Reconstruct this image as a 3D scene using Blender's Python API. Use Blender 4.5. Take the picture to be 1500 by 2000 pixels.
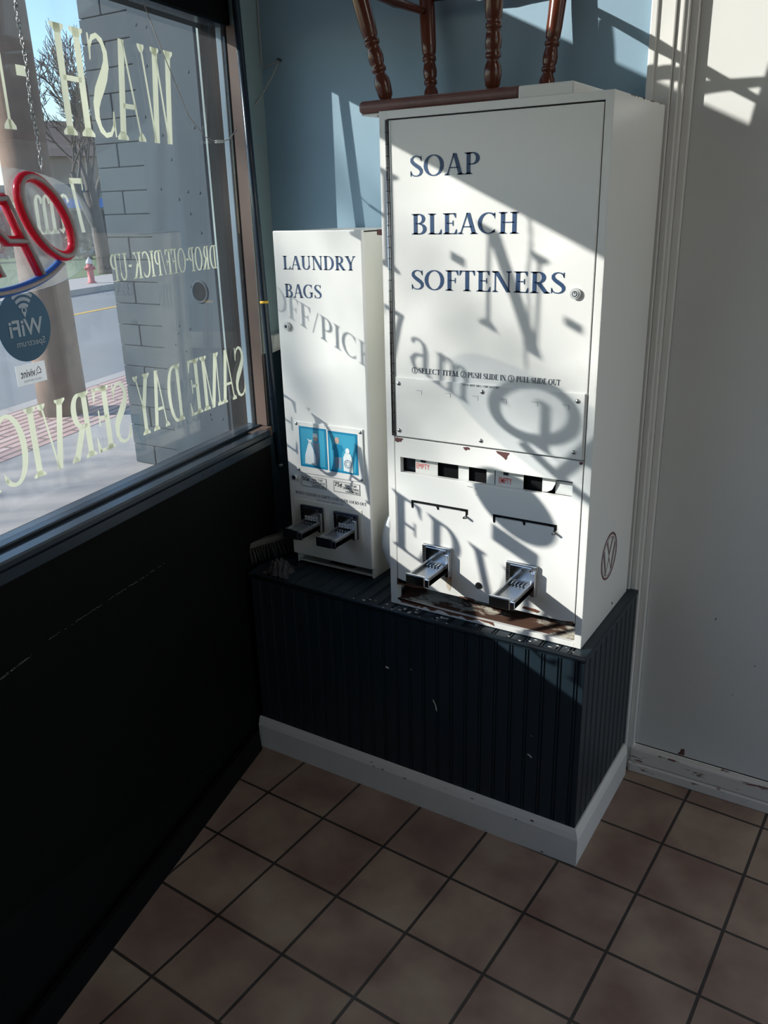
import bpy, bmesh, math, random
from mathutils import Vector, Matrix, Euler
random.seed(7)
SC = bpy.context.scene
COL = SC.collection
for o in list(bpy.data.objects): bpy.data.objects.remove(o)

# ------------------------------------------------------------------ camera, sky, sun, exposure
cam = bpy.data.cameras.new('camera'); camo = bpy.data.objects.new('camera', cam); COL.objects.link(camo)
R0 = Vector((0.85022613, 0.52579403, -0.02561568)); R1 = Vector((0.15863222, -0.30230454, -0.93991903)); R2 = Vector((-0.50194755, 0.79508025, -0.34043509))
M = Matrix(((R0.x, -R1.x, -R2.x, 0.527013), (R0.y, -R1.y, -R2.y, -1.693339), (R0.z, -R1.z, -R2.z, 1.585688), (0, 0, 0, 1)))
camo.matrix_world = M
cam.sensor_fit = 'VERTICAL'; cam.sensor_height = 36.0; cam.lens = 1639.014 / 2000.0 * 36.0
cam.clip_start = 0.02; cam.clip_end = 500
SC.camera = camo
SUN_DIR = Vector((1.333, 1.0, -0.732)).normalized()
sl = bpy.data.lights.new('sun', 'SUN'); sl.energy = 7.5; sl.angle = 0.0093; sl.color = (1.0, 0.95, 0.87)
so = bpy.data.objects.new('sun', sl); COL.objects.link(so)
so.rotation_euler = SUN_DIR.to_track_quat('-Z', 'Y').to_euler(); so.location = (-8, -6, 9)
w = bpy.data.worlds.new('sky'); SC.world = w; w.use_nodes = True
wn = w.node_tree.nodes; wl = w.node_tree.links
bg = wn['Background']; sky = wn.new('ShaderNodeTexSky'); sky.sky_type = 'NISHITA'; sky.sun_disc = False
sky.sun_elevation = math.radians(24); sky.sun_rotation = math.atan2(-SUN_DIR.x, -SUN_DIR.y)
sky.air_density = 1.0; sky.dust_density = 0.15; sky.ozone_density = 3.0
wl.new(sky.outputs[0], bg.inputs['Color']); bg.inputs['Strength'].default_value = 0.24
SC.view_settings.view_transform = 'Standard'; SC.view_settings.look = 'None'
SC.view_settings.gamma = 1.0; SC.view_settings.use_curve_mapping = False
SC.view_settings.exposure = 0.25
# unseen fill lamp, added high on the right to brighten door and dispenser side
fill_l = bpy.data.lights.new('fill_lamp', 'AREA'); fill_l.shape = 'RECTANGLE'; fill_l.size = 1.2; fill_l.size_y = 0.3
fill_l.energy = 15.0; fill_l.color = (1.0, 0.9, 0.8)
fill_o = bpy.data.objects.new('fill_lamp', fill_l); COL.objects.link(fill_o); fill_o.location = (2.6, -1.0, 3.2)

# ------------------------------------------------------------------ materials
def lin(c):
    return tuple(((x / 255) / 12.92 if x / 255 <= 0.04045 else ((x / 255 + 0.055) / 1.055) ** 2.4) for x in c)
MATS = {}
def mat(name, col, rough=0.5, metal=0.0, var=0.06, scale=6.0, bump=0.0, bscale=60.0, spec=0.5, trans=0.0):
    if name in MATS: return MATS[name]
    m = bpy.data.materials.new(name); m.use_nodes = True
    nt = m.node_tree; b = nt.nodes['Principled BSDF']
    tc = nt.nodes.new('ShaderNodeTexCoord')
    no = nt.nodes.new('ShaderNodeTexNoise'); no.inputs['Scale'].default_value = scale; no.inputs['Detail'].default_value = 4
    nt.links.new(tc.outputs['Object'], no.inputs['Vector'])
    mx = nt.nodes.new('ShaderNodeMix'); mx.data_type = 'RGBA'
    mx.inputs[6].default_value = tuple(max(0, x * (1 - var)) for x in col) + (1,)
    mx.inputs[7].default_value = tuple(min(1, x * (1 + var)) for x in col) + (1,)
    nt.links.new(no.outputs['Fac'], mx.inputs[0]); nt.links.new(mx.outputs[2], b.inputs['Base Color'])
    b.inputs['Roughness'].default_value = rough; b.inputs['Metallic'].default_value = metal
    b.inputs['Specular IOR Level'].default_value = spec
    if bump:
        n2 = nt.nodes.new('ShaderNodeTexNoise'); n2.inputs['Scale'].default_value = bscale; n2.inputs['Detail'].default_value = 3
        nt.links.new(tc.outputs['Object'], n2.inputs['Vector'])
        bp = nt.nodes.new('ShaderNodeBump'); bp.inputs['Strength'].default_value = bump; bp.inputs['Distance'].default_value = 0.002
        nt.links.new(n2.outputs['Fac'], bp.inputs['Height']); nt.links.new(bp.outputs[0], b.inputs['Normal'])
    if trans:
        tr = nt.nodes.new('ShaderNodeBsdfTranslucent'); tr.inputs['Color'].default_value = tuple(col) + (1,)
        ms = nt.nodes.new('ShaderNodeMixShader'); ms.inputs[0].default_value = trans
        out = nt.nodes['Material Output']
        nt.links.new(b.outputs[0], ms.inputs[1]); nt.links.new(tr.outputs[0], ms.inputs[2]); nt.links.new(ms.outputs[0], out.inputs[0])
    MATS[name] = m
    return m

def patch_mat(name, base, patch, scale, lo, hi, rough=0.5, stretch=(1, 1, 1), seed=0.0):
    """two tones mixed by a thresholded noise: worn paint over rust"""
    m = bpy.data.materials.new(name); m.use_nodes = True
    nt = m.node_tree; b = nt.nodes['Principled BSDF']; b.inputs['Roughness'].default_value = rough
    tc = nt.nodes.new('ShaderNodeTexCoord'); mp = nt.nodes.new('ShaderNodeMapping'); mp.inputs['Scale'].default_value = stretch
    mp.inputs['Location'].default_value = (seed, seed * 0.7, seed * 1.3)
    no = nt.nodes.new('ShaderNodeTexNoise'); no.inputs['Scale'].default_value = scale; no.inputs['Detail'].default_value = 8; no.inputs['Roughness'].default_value = 0.65
    rp = nt.nodes.new('ShaderNodeValToRGB'); rp.color_ramp.elements[0].position = lo; rp.color_ramp.elements[1].position = hi
    rp.color_ramp.elements[0].color = tuple(base) + (1,); rp.color_ramp.elements[1].color = tuple(patch) + (1,)
    nt.links.new(tc.outputs['Object'], mp.inputs['Vector']); nt.links.new(mp.outputs[0], no.inputs['Vector'])
    nt.links.new(no.outputs['Fac'], rp.inputs[0]); nt.links.new(rp.outputs[0], b.inputs['Base Color'])
    MATS[name] = m
    return m

def glass_mat(name, tint, dust=0.012):
    m = bpy.data.materials.new(name); m.use_nodes = True; nt = m.node_tree
    for n in list(nt.nodes):
        if n.type == 'BSDF_PRINCIPLED': nt.nodes.remove(n)
    out = nt.nodes['Material Output']
    geo = nt.nodes.new('ShaderNodeNewGeometry'); dot = nt.nodes.new('ShaderNodeVectorMath'); dot.operation = 'DOT_PRODUCT'
    nt.links.new(geo.outputs['Normal'], dot.inputs[0]); nt.links.new(geo.outputs['Incoming'], dot.inputs[1])
    ab = nt.nodes.new('ShaderNodeMath'); ab.operation = 'ABSOLUTE'; nt.links.new(dot.outputs['Value'], ab.inputs[0])
    su = nt.nodes.new('ShaderNodeMath'); su.operation = 'SUBTRACT'; su.inputs[0].default_value = 1.0; nt.links.new(ab.outputs[0], su.inputs[1])
    pw = nt.nodes.new('ShaderNodeMath'); pw.operation = 'POWER'; pw.inputs[1].default_value = 5.0; nt.links.new(su.outputs[0], pw.inputs[0])
    ma = nt.nodes.new('ShaderNodeMath'); ma.operation = 'MULTIPLY_ADD'; ma.inputs[1].default_value = 0.96; ma.inputs[2].default_value = 0.04
    nt.links.new(pw.outputs[0], ma.inputs[0])
    tr = nt.nodes.new('ShaderNodeBsdfTransparent'); tr.inputs['Color'].default_value = tuple(tint) + (1,)
    gl = nt.nodes.new('ShaderNodeBsdfGlossy'); gl.inputs['Roughness'].default_value = 0.0; gl.inputs['Color'].default_value = (1, 1, 1, 1)
    ms = nt.nodes.new('ShaderNodeMixShader'); nt.links.new(ma.outputs[0], ms.inputs[0]); nt.links.new(tr.outputs[0], ms.inputs[1]); nt.links.new(gl.outputs[0], ms.inputs[2])
    tl = nt.nodes.new('ShaderNodeBsdfTranslucent'); tl.inputs['Color'].default_value = (0.8, 0.82, 0.84, 1)
    m2 = nt.nodes.new('ShaderNodeMixShader'); m2.inputs[0].default_value = dust
    nt.links.new(ms.outputs[0], m2.inputs[1]); nt.links.new(tl.outputs[0], m2.inputs[2])
    nt.links.new(m2.outputs[0], out.inputs[0])
    MATS[name] = m
    return m

WHITE = mat('white_enamel', (0.77, 0.765, 0.75), 0.28, var=0.03, scale=3)
CREAM = mat('cream_enamel', (0.74, 0.73, 0.66), 0.4, var=0.03)
WPAINT = mat('white_wood_paint', (0.66, 0.65, 0.63), 0.42, var=0.06, bump=0.15, bscale=30)
NAVYTXT = mat('navy_ink', (0.012, 0.05, 0.14), 0.45, var=0.1)
BLACKTXT = mat('black_ink', (0.03, 0.035, 0.045), 0.5)
REDTXT = mat('red_ink', (0.75, 0.1, 0.09), 0.5)
RUST = mat('rust', (0.13, 0.045, 0.025), 0.85, var=0.6, scale=90, bump=0.6, bscale=160)
MAROON = mat('bare_brown_steel', (0.10, 0.035, 0.035), 0.7, var=0.3, scale=60)
CHROME = mat('chrome', (0.72, 0.74, 0.77), 0.16, 1.0, var=0.08, scale=25)
SATIN = mat('satin_metal', (0.62, 0.63, 0.64), 0.3, 0.35, var=0.1, scale=30)
STEEL = mat('dull_steel', (0.42, 0.43, 0.44), 0.34, 1.0, var=0.15, scale=40)
DARKSTEEL = mat('dark_steel', (0.05, 0.06, 0.08), 0.3, 0.8, var=0.2)
VOID = mat('dark_gap', (0.010, 0.010, 0.011), 0.95, spec=0.05)
NAVY = mat('navy_beadboard_paint', (0.010, 0.021, 0.031), 0.42, var=0.15, scale=8, bump=0.1, bscale=40)
BLACKP = mat('black_gloss_paint', (0.0035, 0.0035, 0.0036), 0.7, var=0.3, scale=4, spec=0.08)
SILLP = mat('dark_sill_paint', (0.016, 0.027, 0.040), 0.26, var=0.2)
BLUEW = mat('blue_wall_paint', (0.225, 0.345, 0.445), 0.62, var=0.05, scale=2.5, bump=0.12, bscale=90)
GREENW = mat('grey_green_paint', (0.23, 0.30, 0.31), 0.6, var=0.05)
BROWNJ = mat('brown_jamb_paint', (0.13, 0.085, 0.07), 0.5, var=0.08)
WOODD = mat('dark_stained_wood', (0.105, 0.026, 0.013), 0.22, var=0.4, scale=14, bump=0.05)
WOODS = mat('worn_seat_wood', (0.15, 0.066, 0.056), 0.42, var=0.35, scale=25)
CREAMV = mat('cream_vinyl', (0.56, 0.58, 0.46), 0.6, var=0.03, trans=0.5)
RED = mat('red_tube_plastic', (0.80, 0.03, 0.07), 0.2, var=0.06, trans=0.3)
GREYT = mat('grey_tube_backing', (0.42, 0.36, 0.36), 0.4)
BLUET = mat('blue_tube_plastic', (0.06, 0.20, 0.62), 0.25, trans=0.25)
STBLUE = mat('blue_sticker_vinyl', (0.035, 0.12, 0.21), 0.55, var=0.04)
STTXT = mat('pale_sticker_print', (0.42, 0.50, 0.55), 0.55)
STWHITE = mat('white_sticker_vinyl', (0.82, 0.83, 0.85), 0.5, trans=0.4)
YELLOW = mat('yellow_tape', (0.75, 0.45, 0.03), 0.5)
CORDM = mat('grey_cord', (0.32, 0.30, 0.29), 0.7)
BRISTLE = mat('brush_bristle', (0.030, 0.027, 0.024), 0.9, var=0.4, scale=80)
BRUSHW = mat('weathered_brush_block', (0.07, 0.062, 0.055), 0.8, var=0.2)
RAGM = mat('dark_grey_rag', (0.045, 0.042, 0.045), 0.95, var=0.4, scale=50)
PLASTIC = mat('white_plastic', (0.66, 0.70, 0.73), 0.35, var=0.04)
GLASS = glass_mat('window_glass', (0.93, 0.95, 0.95))
ACRYL = glass_mat('clear_acrylic', (0.90, 0.92, 0.94), dust=0.03)
PICBLUE = mat('picture_blue', (0.05, 0.34, 0.52), 0.35)
PICDEEP = mat('picture_deep_blue', (0.01, 0.22, 0.40), 0.35)
PICLITE = mat('picture_pale', (0.72, 0.78, 0.80), 0.35)
PICGREY = mat('picture_grey', (0.22, 0.28, 0.36), 0.35)
SKIN = mat('picture_tan', (0.50, 0.36, 0.30), 0.4)
EMBLEM = mat('emblem_maroon', (0.14, 0.045, 0.055), 0.45)
EMBGREY = mat('emblem_grey', (0.34, 0.30, 0.31), 0.4)

# ------------------------------------------------------------------ mesh builder
class MB:
    def __init__(self, *mats):
        self.bm = bmesh.new(); self.mats = list(mats); self.mi = 0
    def use(self, m):
        if m not in self.mats: self.mats.append(m)
        self.mi = self.mats.index(m); return self
    def _tag(self, faces):
        for f in faces: f.material_index = self.mi
    def box(self, x0, x1, y0, y1, z0, z1, bev=0.0, seg=2, xf=None):
        r = bmesh.ops.create_cube(self.bm, size=1.0); vs = r['verts']
        for v in vs:
            v.co = Vector((x0 + (v.co.x + .5) * (x1 - x0), y0 + (v.co.y + .5) * (y1 - y0), z0 + (v.co.z + .5) * (z1 - z0)))
        fs = list({f for v in vs for f in v.link_faces}); self._tag(fs)
        if bev > 0:
            es = list({e for v in vs for e in v.link_edges})
            rr = bmesh.ops.bevel(self.bm, geom=es, offset=bev, segments=seg, affect='EDGES', profile=0.5)
            self._tag(rr['faces']); vs = list({v for f in rr['faces'] for v in f.verts} | {v for v in vs if v.is_valid})
        if xf:
            for v in vs:
                if v.is_valid: v.co = xf(v.co)
        return self
    def hexa(self, pts):
        vs = [self.bm.verts.new(p) for p in pts]
        for q in ((3, 2, 1, 0), (4, 5, 6, 7), (0, 1, 5, 4), (1, 2, 6, 5), (2, 3, 7, 6), (3, 0, 4, 7)):
            f = self.bm.faces.new([vs[i] for i in q]); f.material_index = self.mi
        return self
    def prism(self, pts, z0, z1, fn=None):
        """pts: 2D polygon, extruded along third axis; fn maps (a,b,c)->xyz"""
        fn = fn or (lambda a, b, c: (a, b, c))
        lo = [self.bm.verts.new(fn(a, b, z0)) for a, b in pts]; hi = [self.bm.verts.new(fn(a, b, z1)) for a, b in pts]
        n = len(pts); fs = [self.bm.faces.new(lo[::-1]), self.bm.faces.new(hi)]
        for i in range(n): fs.append(self.bm.faces.new((lo[i], lo[(i + 1) % n], hi[(i + 1) % n], hi[i])))
        self._tag(fs); return self
    def poly(self, pts):
        f = self.bm.faces.new([self.bm.verts.new(p) for p in pts]); f.material_index = self.mi; return self
    def tube(self, pts, r, seg=8, caps=True, closed=False):
        pts = [Vector(p) for p in pts]; n = len(pts)
        rs = r if isinstance(r, (list, tuple)) else [r] * n
        rings = []; prev = None
        for i, p in enumerate(pts):
            if closed: d = pts[(i + 1) % n] - pts[i - 1]
            else: d = pts[min(i + 1, n - 1)] - pts[max(i - 1, 0)]
            if d.length < 1e-9: d = Vector((0, 0, 1))
            d.normalize()
            if prev is None:
                a = Vector((0, 0, 1)) if abs(d.z) < 0.9 else Vector((1, 0, 0))
                u = d.cross(a).normalized()
            else:
                u = prev - d * prev.dot(d)
                u = u.normalized() if u.length > 1e-6 else d.orthogonal().normalized()
            prev = u; v = d.cross(u)
            rings.append([self.bm.verts.new(p + (u * math.cos(2 * math.pi * k / seg) + v * math.sin(2 * math.pi * k / seg)) * rs[i]) for k in range(seg)])
        m = n if closed else n - 1
        for i in range(m):
            A, B = rings[i], rings[(i + 1) % n]
            for k in range(seg):
                f = self.bm.faces.new((A[k], A[(k + 1) % seg], B[(k + 1) % seg], B[k])); f.material_index = self.mi; f.smooth = True
        if caps and not closed:
            f = self.bm.faces.new(rings[0][::-1]); f.material_index = self.mi
            f = self.bm.faces.new(rings[-1]); f.material_index = self.mi
        return self
    def lathe(self, prof, p0, p1, seg=20):
        """prof: list of (t 0..1, radius) along p0->p1"""
        p0 = Vector(p0); p1 = Vector(p1)
        return self.tube([p0.lerp(p1, t) for t, _ in prof], [max(r, 1e-4) for _, r in prof], seg)
    def disc(self, c, n, r, h, seg=24):
        c = Vector(c); n = Vector(n).normalized()
        return self.tube([c, c + n * h], r, seg)
    def dome(self, c, n, r, h, seg=12):
        c = Vector(c); n = Vector(n).normalized()
        return self.tube([c + n * (h * math.sin(a)) for a in (0, .5, 1.0, 1.4)], [r * max(.05, math.cos(a)) for a in (0, .5, 1.0, 1.4)], seg)
    def build(self, name, parent=None, smooth=False, m=None):
        if m: self.mats = [m]
        bmesh.ops.recalc_face_normals(self.bm, faces=self.bm.faces)
        me = bpy.data.meshes.new(name); self.bm.to_mesh(me); self.bm.free()
        for mm in self.mats: me.materials.append(mm)
        if smooth:
            for p in me.polygons: p.use_smooth = True
        o = bpy.data.objects.new(name, me); COL.objects.link(o)
        if parent:
            o.parent = parent; o.matrix_parent_inverse = Matrix.Translation(-parent.location)
        return o

def tag(o, label, cat, group=None):
    o['label'] = label; o['category'] = cat
    if group: o['group'] = group
    return o
def thing(name, label, cat, loc=(0, 0, 0), group=None):
    o = bpy.data.objects.new(name, None); o.empty_display_size = 0.05; COL.objects.link(o); o.location = loc
    return tag(o, label, cat, group)
def struct(o):
    o['kind'] = 'structure'; return o

# ------------------------------------------------------------------ lettering: a serif alphabet drawn as strokes
TK, TN = 0.155, 0.05
def stroke(pts, ws):
    out = []; n = len(pts); L = []; Rr = []
    for i in range(n):
        a = Vector(pts[max(i - 1, 0)]); b = Vector(pts[min(i + 1, n - 1)]); d = b - a
        d = d.normalized() if d.length > 1e-9 else Vector((1, 0))
        nn = Vector((-d.y, d.x)); p = Vector(pts[i]); L.append(p + nn * ws[i] / 2); Rr.append(p - nn * ws[i] / 2)
    for i in range(n - 1): out.append([tuple(L[i]), tuple(Rr[i]), tuple(Rr[i + 1]), tuple(L[i + 1])])
    return out
def rect(x0, x1, y0, y1): return [[(x0, y0), (x1, y0), (x1, y1), (x0, y1)]]
def serif(x, y, w, up):
    h = 0.03 if up else -0.03; k = 0.085 if up else -0.085
    return [[(x - w / 2, y), (x + w / 2, y), (x + w / 2, y + h), (x - w / 2, y + h)],
            [(x - w / 2, y + h), (x + w / 2, y + h), (x + w / 5.5, y + k), (x - w / 5.5, y + k)]]
def stem(x, w=TK, y0=0.0, y1=1.0, sb=True, st=True):
    o = rect(x - w / 2, x + w / 2, y0, y1); sw = w + 0.17
    if sb: o += serif(x, y0, sw, True)
    if st: o += serif(x, y1, sw, False)
    return o
def arc(cx, cy, rx, ry, a0, a1, wv, wh, n=22):
    pts = []; ws = []
    for i in range(n + 1):
        a = math.radians(a0 + (a1 - a0) * i / n)
        pts.append((cx + rx * math.cos(a), cy + ry * math.sin(a))); ws.append(wh + (wv - wh) * abs(math.cos(a)) ** 1.4)
    return stroke(pts, ws)
def diag(x0, y0, x1, y1, w):
    k = w / 2 / max(0.3, abs(math.sin(math.atan2(y1 - y0, x1 - x0))))
    return [[(x0 - k, y0), (x0 + k, y0), (x1 + k, y1), (x1 - k, y1)]]
def tick(x, y, up, d): # vertical serif on a bar end
    return [[(x, y), (x, y + up), (x - 0.03 * d, y + up), (x - 0.12 * d, y)]]
def g_S():
    c = [(0.52, 0.74, .03), (0.50, 0.86, .05), (0.42, 0.945, .055), (0.30, 0.975, .05), (0.18, 0.93, .08), (0.115, 0.83, .115), (0.125, 0.72, .14), (0.20, 0.62, .16), (0.31, 0.52, .17),
         (0.43, 0.42, .165), (0.51, 0.31, .145), (0.52, 0.19, .12), (0.46, 0.085, .085), (0.34, 0.028, .05), (0.20, 0.045, .05), (0.10, 0.13, .05), (0.07, 0.27, .03)]
    return .6, stroke([(a, b) for a, b, _ in c], [x for _, _, x in c]) + [[(0.535, 0.98), (0.50, 0.98), (0.485, 0.86), (0.535, 0.72)], [(0.055, 0.02), (0.09, 0.02), (0.11, 0.14), (0.055, 0.29)]]
def glyph(ch):
    T, t = TK, TN
    if ch == 'S': return g_S()
    if ch == 'I': return .36, stem(.18)
    if ch == 'L': return .62, stem(.2) + rect(.2, .58, 0, t) + tick(.6, 0, .24, 1)
    if ch == 'E': return .64, stem(.2) + rect(.2, .56, 0, t) + tick(.61, 0, .24, 1) + rect(.2, .53, 1 - t, 1) + tick(.57, 1, -.22, 1) + rect(.2, .44, .5, .5 + t) + rect(.43, .47, .4, .65)
    if ch == 'F': return .6, stem(.2) + rect(.2, .53, 1 - t, 1) + tick(.58, 1, -.24, 1) + rect(.2, .44, .48, .48 + t) + rect(.43, .47, .38, .63)
    if ch == 'H': return .84, stem(.2) + stem(.64) + rect(.2, .64, .5, .5 + t)
    if ch == 'N': return .86, stem(.16, t) + stem(.70, t, sb=False) + diag(.70, 0, .19, 1, T) + serif(.12, 1, .2, False)
    if ch == 'M': return 1.0, stem(.15, t) + diag(.19, 1, .49, 0, T) + diag(.52, 0, .79, 1, t) + stem(.82, T)
    if ch == 'A': return .78, diag(.12, 0, .39, 1, t) + diag(.42, 1, .66, 0, T) + rect(.2, .56, .32, .32 + t) + serif(.11, 0, .22, True) + serif(.66, 0, .3, True)
    if ch == 'V': return .76, diag(.12, 1, .38, 0, T) + diag(.40, 0, .64, 1, t) + serif(.12, 1, .3, False) + serif(.64, 1, .22, False)
    if ch == 'W': return 1.08, diag(.12, 1, .33, 0, T) + diag(.35, 0, .53, 1, t) + diag(.53, 1, .74, 0, T) + diag(.76, 0, .95, 1, t) + serif(.12, 1, .3, False) + serif(.54, 1, .26, False) + serif(.95, 1, .2, False)
    if ch == 'Y': return .74, rect(.37 - T / 2, .37 + T / 2, 0, .48) + serif(.37, 0, .34, True) + diag(.37, .45, .12, 1, T) + diag(.39, .45, .62, 1, t) + serif(.12, 1, .3, False) + serif(.62, 1, .22, False)
    if ch == 'U': return .82, rect(.2 - T / 2, .2 + T / 2, .3, 1) + serif(.2, 1, .34, False) + arc(.42, .3, .22, .27, 180, 360, T * .8, t + .02) + rect(.64 - t / 2, .64 + t / 2, .3, 1) + serif(.64, 1, .22, False)
    if ch == 'T': return .7, stem(.35, st=False) + rect(.05, .65, 1 - t, 1) + tick(.03, 1, -.24, -1) + tick(.67, 1, -.24, 1)
    if ch == 'D': return .84, stem(.2) + rect(.2, .4, 0, t) + rect(.2, .4, 1 - t, 1) + arc(.38, .5, .33, .475, -90, 90, T, t)
    if ch == 'O': return .9, arc(.45, .5, .345, .475, 0, 360, T, t, 40)
    if ch == 'C': return .8, arc(.45, .5, .345, .475, 50, 310, T, t, 30) + [[(.70, .98), (.66, .98), (.64, .86), (.70, .68)], [(.70, .10), (.66, .06), (.60, .10), (.70, .24)]]
    if ch == 'G': return .86, arc(.45, .5, .345, .475, 50, 300, T, t, 30) + [[(.70, .98), (.66, .98), (.64, .86), (.70, .68)]] + rect(.60, .74, .08, .42) + serif(.67, .42, .3, False)
    if ch == 'B': return .7, stem(.2) + rect(.2, .36, 1 - t, 1) + rect(.2, .38, .5, .5 + t) + rect(.2, .38, 0, t) + arc(.34, .755, .2, .22, -90, 90, T * .9, t) + arc(.36, .265, .23, .24, -90, 90, T, t)
    if ch == 'P': return .68, stem(.2) + rect(.2, .36, 1 - t, 1) + rect(.2, .36, .44, .44 + t) + arc(.34, .72, .23, .255, -90, 90, T, t)
    if ch == 'R': return .78, stem(.2) + rect(.2, .36, 1 - t, 1) + rect(.2, .36, .47, .47 + t) + arc(.34, .735, .21, .24, -90, 90, T, t) + diag(.36, .48, .66, 0, T) + serif(.69, 0, .2, True)
    if ch == 'K': return .82, stem(.2) + diag(.26, .42, .62, 1, t) + diag(.38, .58, .68, 0, T) + serif(.62, 1, .24, False) + serif(.70, 0, .26, True)
    if ch == 'X': return .76, diag(.12, 1, .62, 0, T) + diag(.12, 0, .6, 1, t)
    if ch == '-': return .44, rect(.09, .35, .44, .57)
    if ch == '/': return .4, diag(.05, 0, .36, 1, t)
    if ch == '.': return .24, arc(.1, .06, .03, .03, 0, 360, .06, .06, 10)
    if ch == '1': return .5, stem(.25, st=False) + [[(.32, 1), (.18, 1), (.05, .86), (.18, .9)]]
    if ch == '7': return .6, rect(.06, .54, .9, 1) + [[(.40, .9), (.54, 1), (.33, 0), (.18, 0)]] + rect(.05, .09, .78, 1)
    if ch == '2': return .6, stroke([(.1, .72), (.16, .9), (.3, .97), (.44, .88), (.46, .72), (.38, .5), (.2, .24), (.1, .06)], [.06, .07, .07, .12, .14, .1, .07, .06]) + rect(.07, .52, 0, .11)
    if ch == '3': return .6, stroke([(.1, .82), (.2, .95), (.34, .94), (.43, .8), (.36, .6), (.22, .53)], [.05, .06, .09, .13, .09, .04]) + stroke([(.22, .53), (.4, .46), (.47, .28), (.4, .1), (.24, .03), (.1, .1)], [.04, .1, .14, .1, .06, .05])
    if ch == 'a': return .58, stroke([(.10, .56), (.16, .66), (.26, .69), (.36, .64), (.39, .52)], [.1, .07, .06, .1, .13]) + rect(.325, .455, .1, .54) + stroke([(.39, .12), (.46, .03), (.56, .08)], [.12, .08, .03]) + stroke([(.36, .42), (.18, .34), (.10, .2), (.15, .06), (.26, .04), (.36, .16)], [.05, .08, .12, .1, .06, .05])
    if ch == 'm':
        o = stem(.16, .125, 0, .68, True, False) + [[(.225, .70), (.16, .70), (.02, .62), (.16, .6)]]
        for x in (.44, .72):
            o += rect(x - .0625, x + .0625, 0, .5) + serif(x, 0, .26, True) + arc(x - .11, .5, .11, .17, 0, 165, .125, .05, 12)
        return .86, o
    if ch == ' ': return .38, []
    return .4, []
def text_polys(s, track=0.0):
    x = 0; out = []
    for ch in s:
        a, ps = glyph(ch)
        out += [[(x + px, py) for px, py in p] for p in ps]; x += a + track
    return out, x - track
def fit_text(mb, s, x0, x1, z0, h, fn, track=0.0):
    """lettering fitted between x0..x1 (advance), cap height h, fn(x,z)->xyz"""
    ps, wd = text_polys(s, track); xs = [p[0] for q in ps for p in q]; lo, hi = min(xs), max(xs)
    for q in ps:
        pts = [fn(x0 + (px - lo) / (hi - lo) * (x1 - x0), z0 + py * h) for px, py in q]
        try: mb.poly(pts)
        except ValueError: pass
def sans(mb, s, x0, x1, z0, z1, fn, bold=0.0):
    cu = bpy.data.curves.new('t', 'FONT'); cu.body = s; cu.offset = bold; cu.resolution_u = 3
    ob = bpy.data.objects.new('t', cu); COL.objects.link(ob)
    dg = bpy.context.evaluated_depsgraph_get(); dg.update()
    me = bpy.data.meshes.new_from_object(ob.evaluated_get(dg))
    xs = [v.co.x for v in me.vertices]; ys = [v.co.y for v in me.vertices]
    a, b, c, d = min(xs), max(xs), min(ys), max(ys)
    vs = [mb.bm.verts.new(fn(x0 + (v.co.x - a) / (b - a) * (x1 - x0), z0 + (v.co.y - c) / (d - c) * (z1 - z0))) for v in me.vertices]
    for p in me.polygons:
        try:
            f = mb.bm.faces.new([vs[i] for i in p.vertices]); f.material_index = mb.mi
        except ValueError: pass
    bpy.data.objects.remove(ob); bpy.data.curves.remove(cu); bpy.data.meshes.remove(me)

# ------------------------------------------------------------------ window-wall frame: s along the glass, f inward from the glass
KW = -0.179; LW = math.hypot(1, KW); NN = Vector((1, -KW, 0)) / LW; TT = Vector((KW, 1, 0)) / LW; W0 = Vector((-1.1435, 0, 0))
def GW(s, f, z): return W0 + TT * s + NN * f + Vector((0, 0, z))
def gx(c): return GW(c.x, c.y, c.z)
def GT(f): return lambda x, z: GW(x, f, z)          # for lettering: pass decreasing s

# ================================================================== SETTING
# floor with square quarry tiles
fa = -0.0484; FO = Vector((0.1903, 0.3800, 0))
def to_tile(x, y):
    dx, dy = x - FO.x, y - FO.y
    return (math.cos(fa) * dx + math.sin(fa) * dy, -math.sin(fa) * dx + math.cos(fa) * dy)
fm = bpy.data.materials.new('quarry_tile'); fm.use_nodes = True; nt = fm.node_tree; b = nt.nodes['Principled BSDF']
tc = nt.nodes.new('ShaderNodeTexCoord'); br = nt.nodes.new('ShaderNodeTexBrick'); br.offset = 0.0; br.squash = 1.0
br.inputs['Scale'].default_value = 1.0; br.inputs['Brick Width'].default_value = 0.203; br.inputs['Row Height'].default_value = 0.203
br.inputs['Mortar Size'].default_value = 0.0042; br.inputs['Mortar Smooth'].default_value = 0.25; br.inputs['Bias'].default_value = 0.0
br.inputs['Color1'].default_value = (0.32, 0.235, 0.18, 1); br.inputs['Color2'].default_value = (0.27, 0.185, 0.145, 1); br.inputs['Mortar'].default_value = (0.045, 0.036, 0.032, 1)
nt.links.new(tc.outputs['Object'], br.inputs['Vector'])
n1 = nt.nodes.new('ShaderNodeTexNoise'); n1.inputs['Scale'].default_value = 7; n1.inputs['Detail'].default_value = 3; nt.links.new(tc.outputs['Object'], n1.inputs['Vector'])
r1 = nt.nodes.new('ShaderNodeValToRGB'); r1.color_ramp.elements[0].position = 0.35; r1.color_ramp.elements[0].color = (0.70, 0.62, 0.62, 1); r1.color_ramp.elements[1].position = 0.68; r1.color_ramp.elements[1].color = (1.12, 1.16, 1.14, 1)
nt.links.new(n1.outputs['Fac'], r1.inputs[0])
mu = nt.nodes.new('ShaderNodeMix'); mu.data_type = 'RGBA'; mu.blend_type = 'MULTIPLY'; mu.inputs[0].default_value = 1.0
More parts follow.
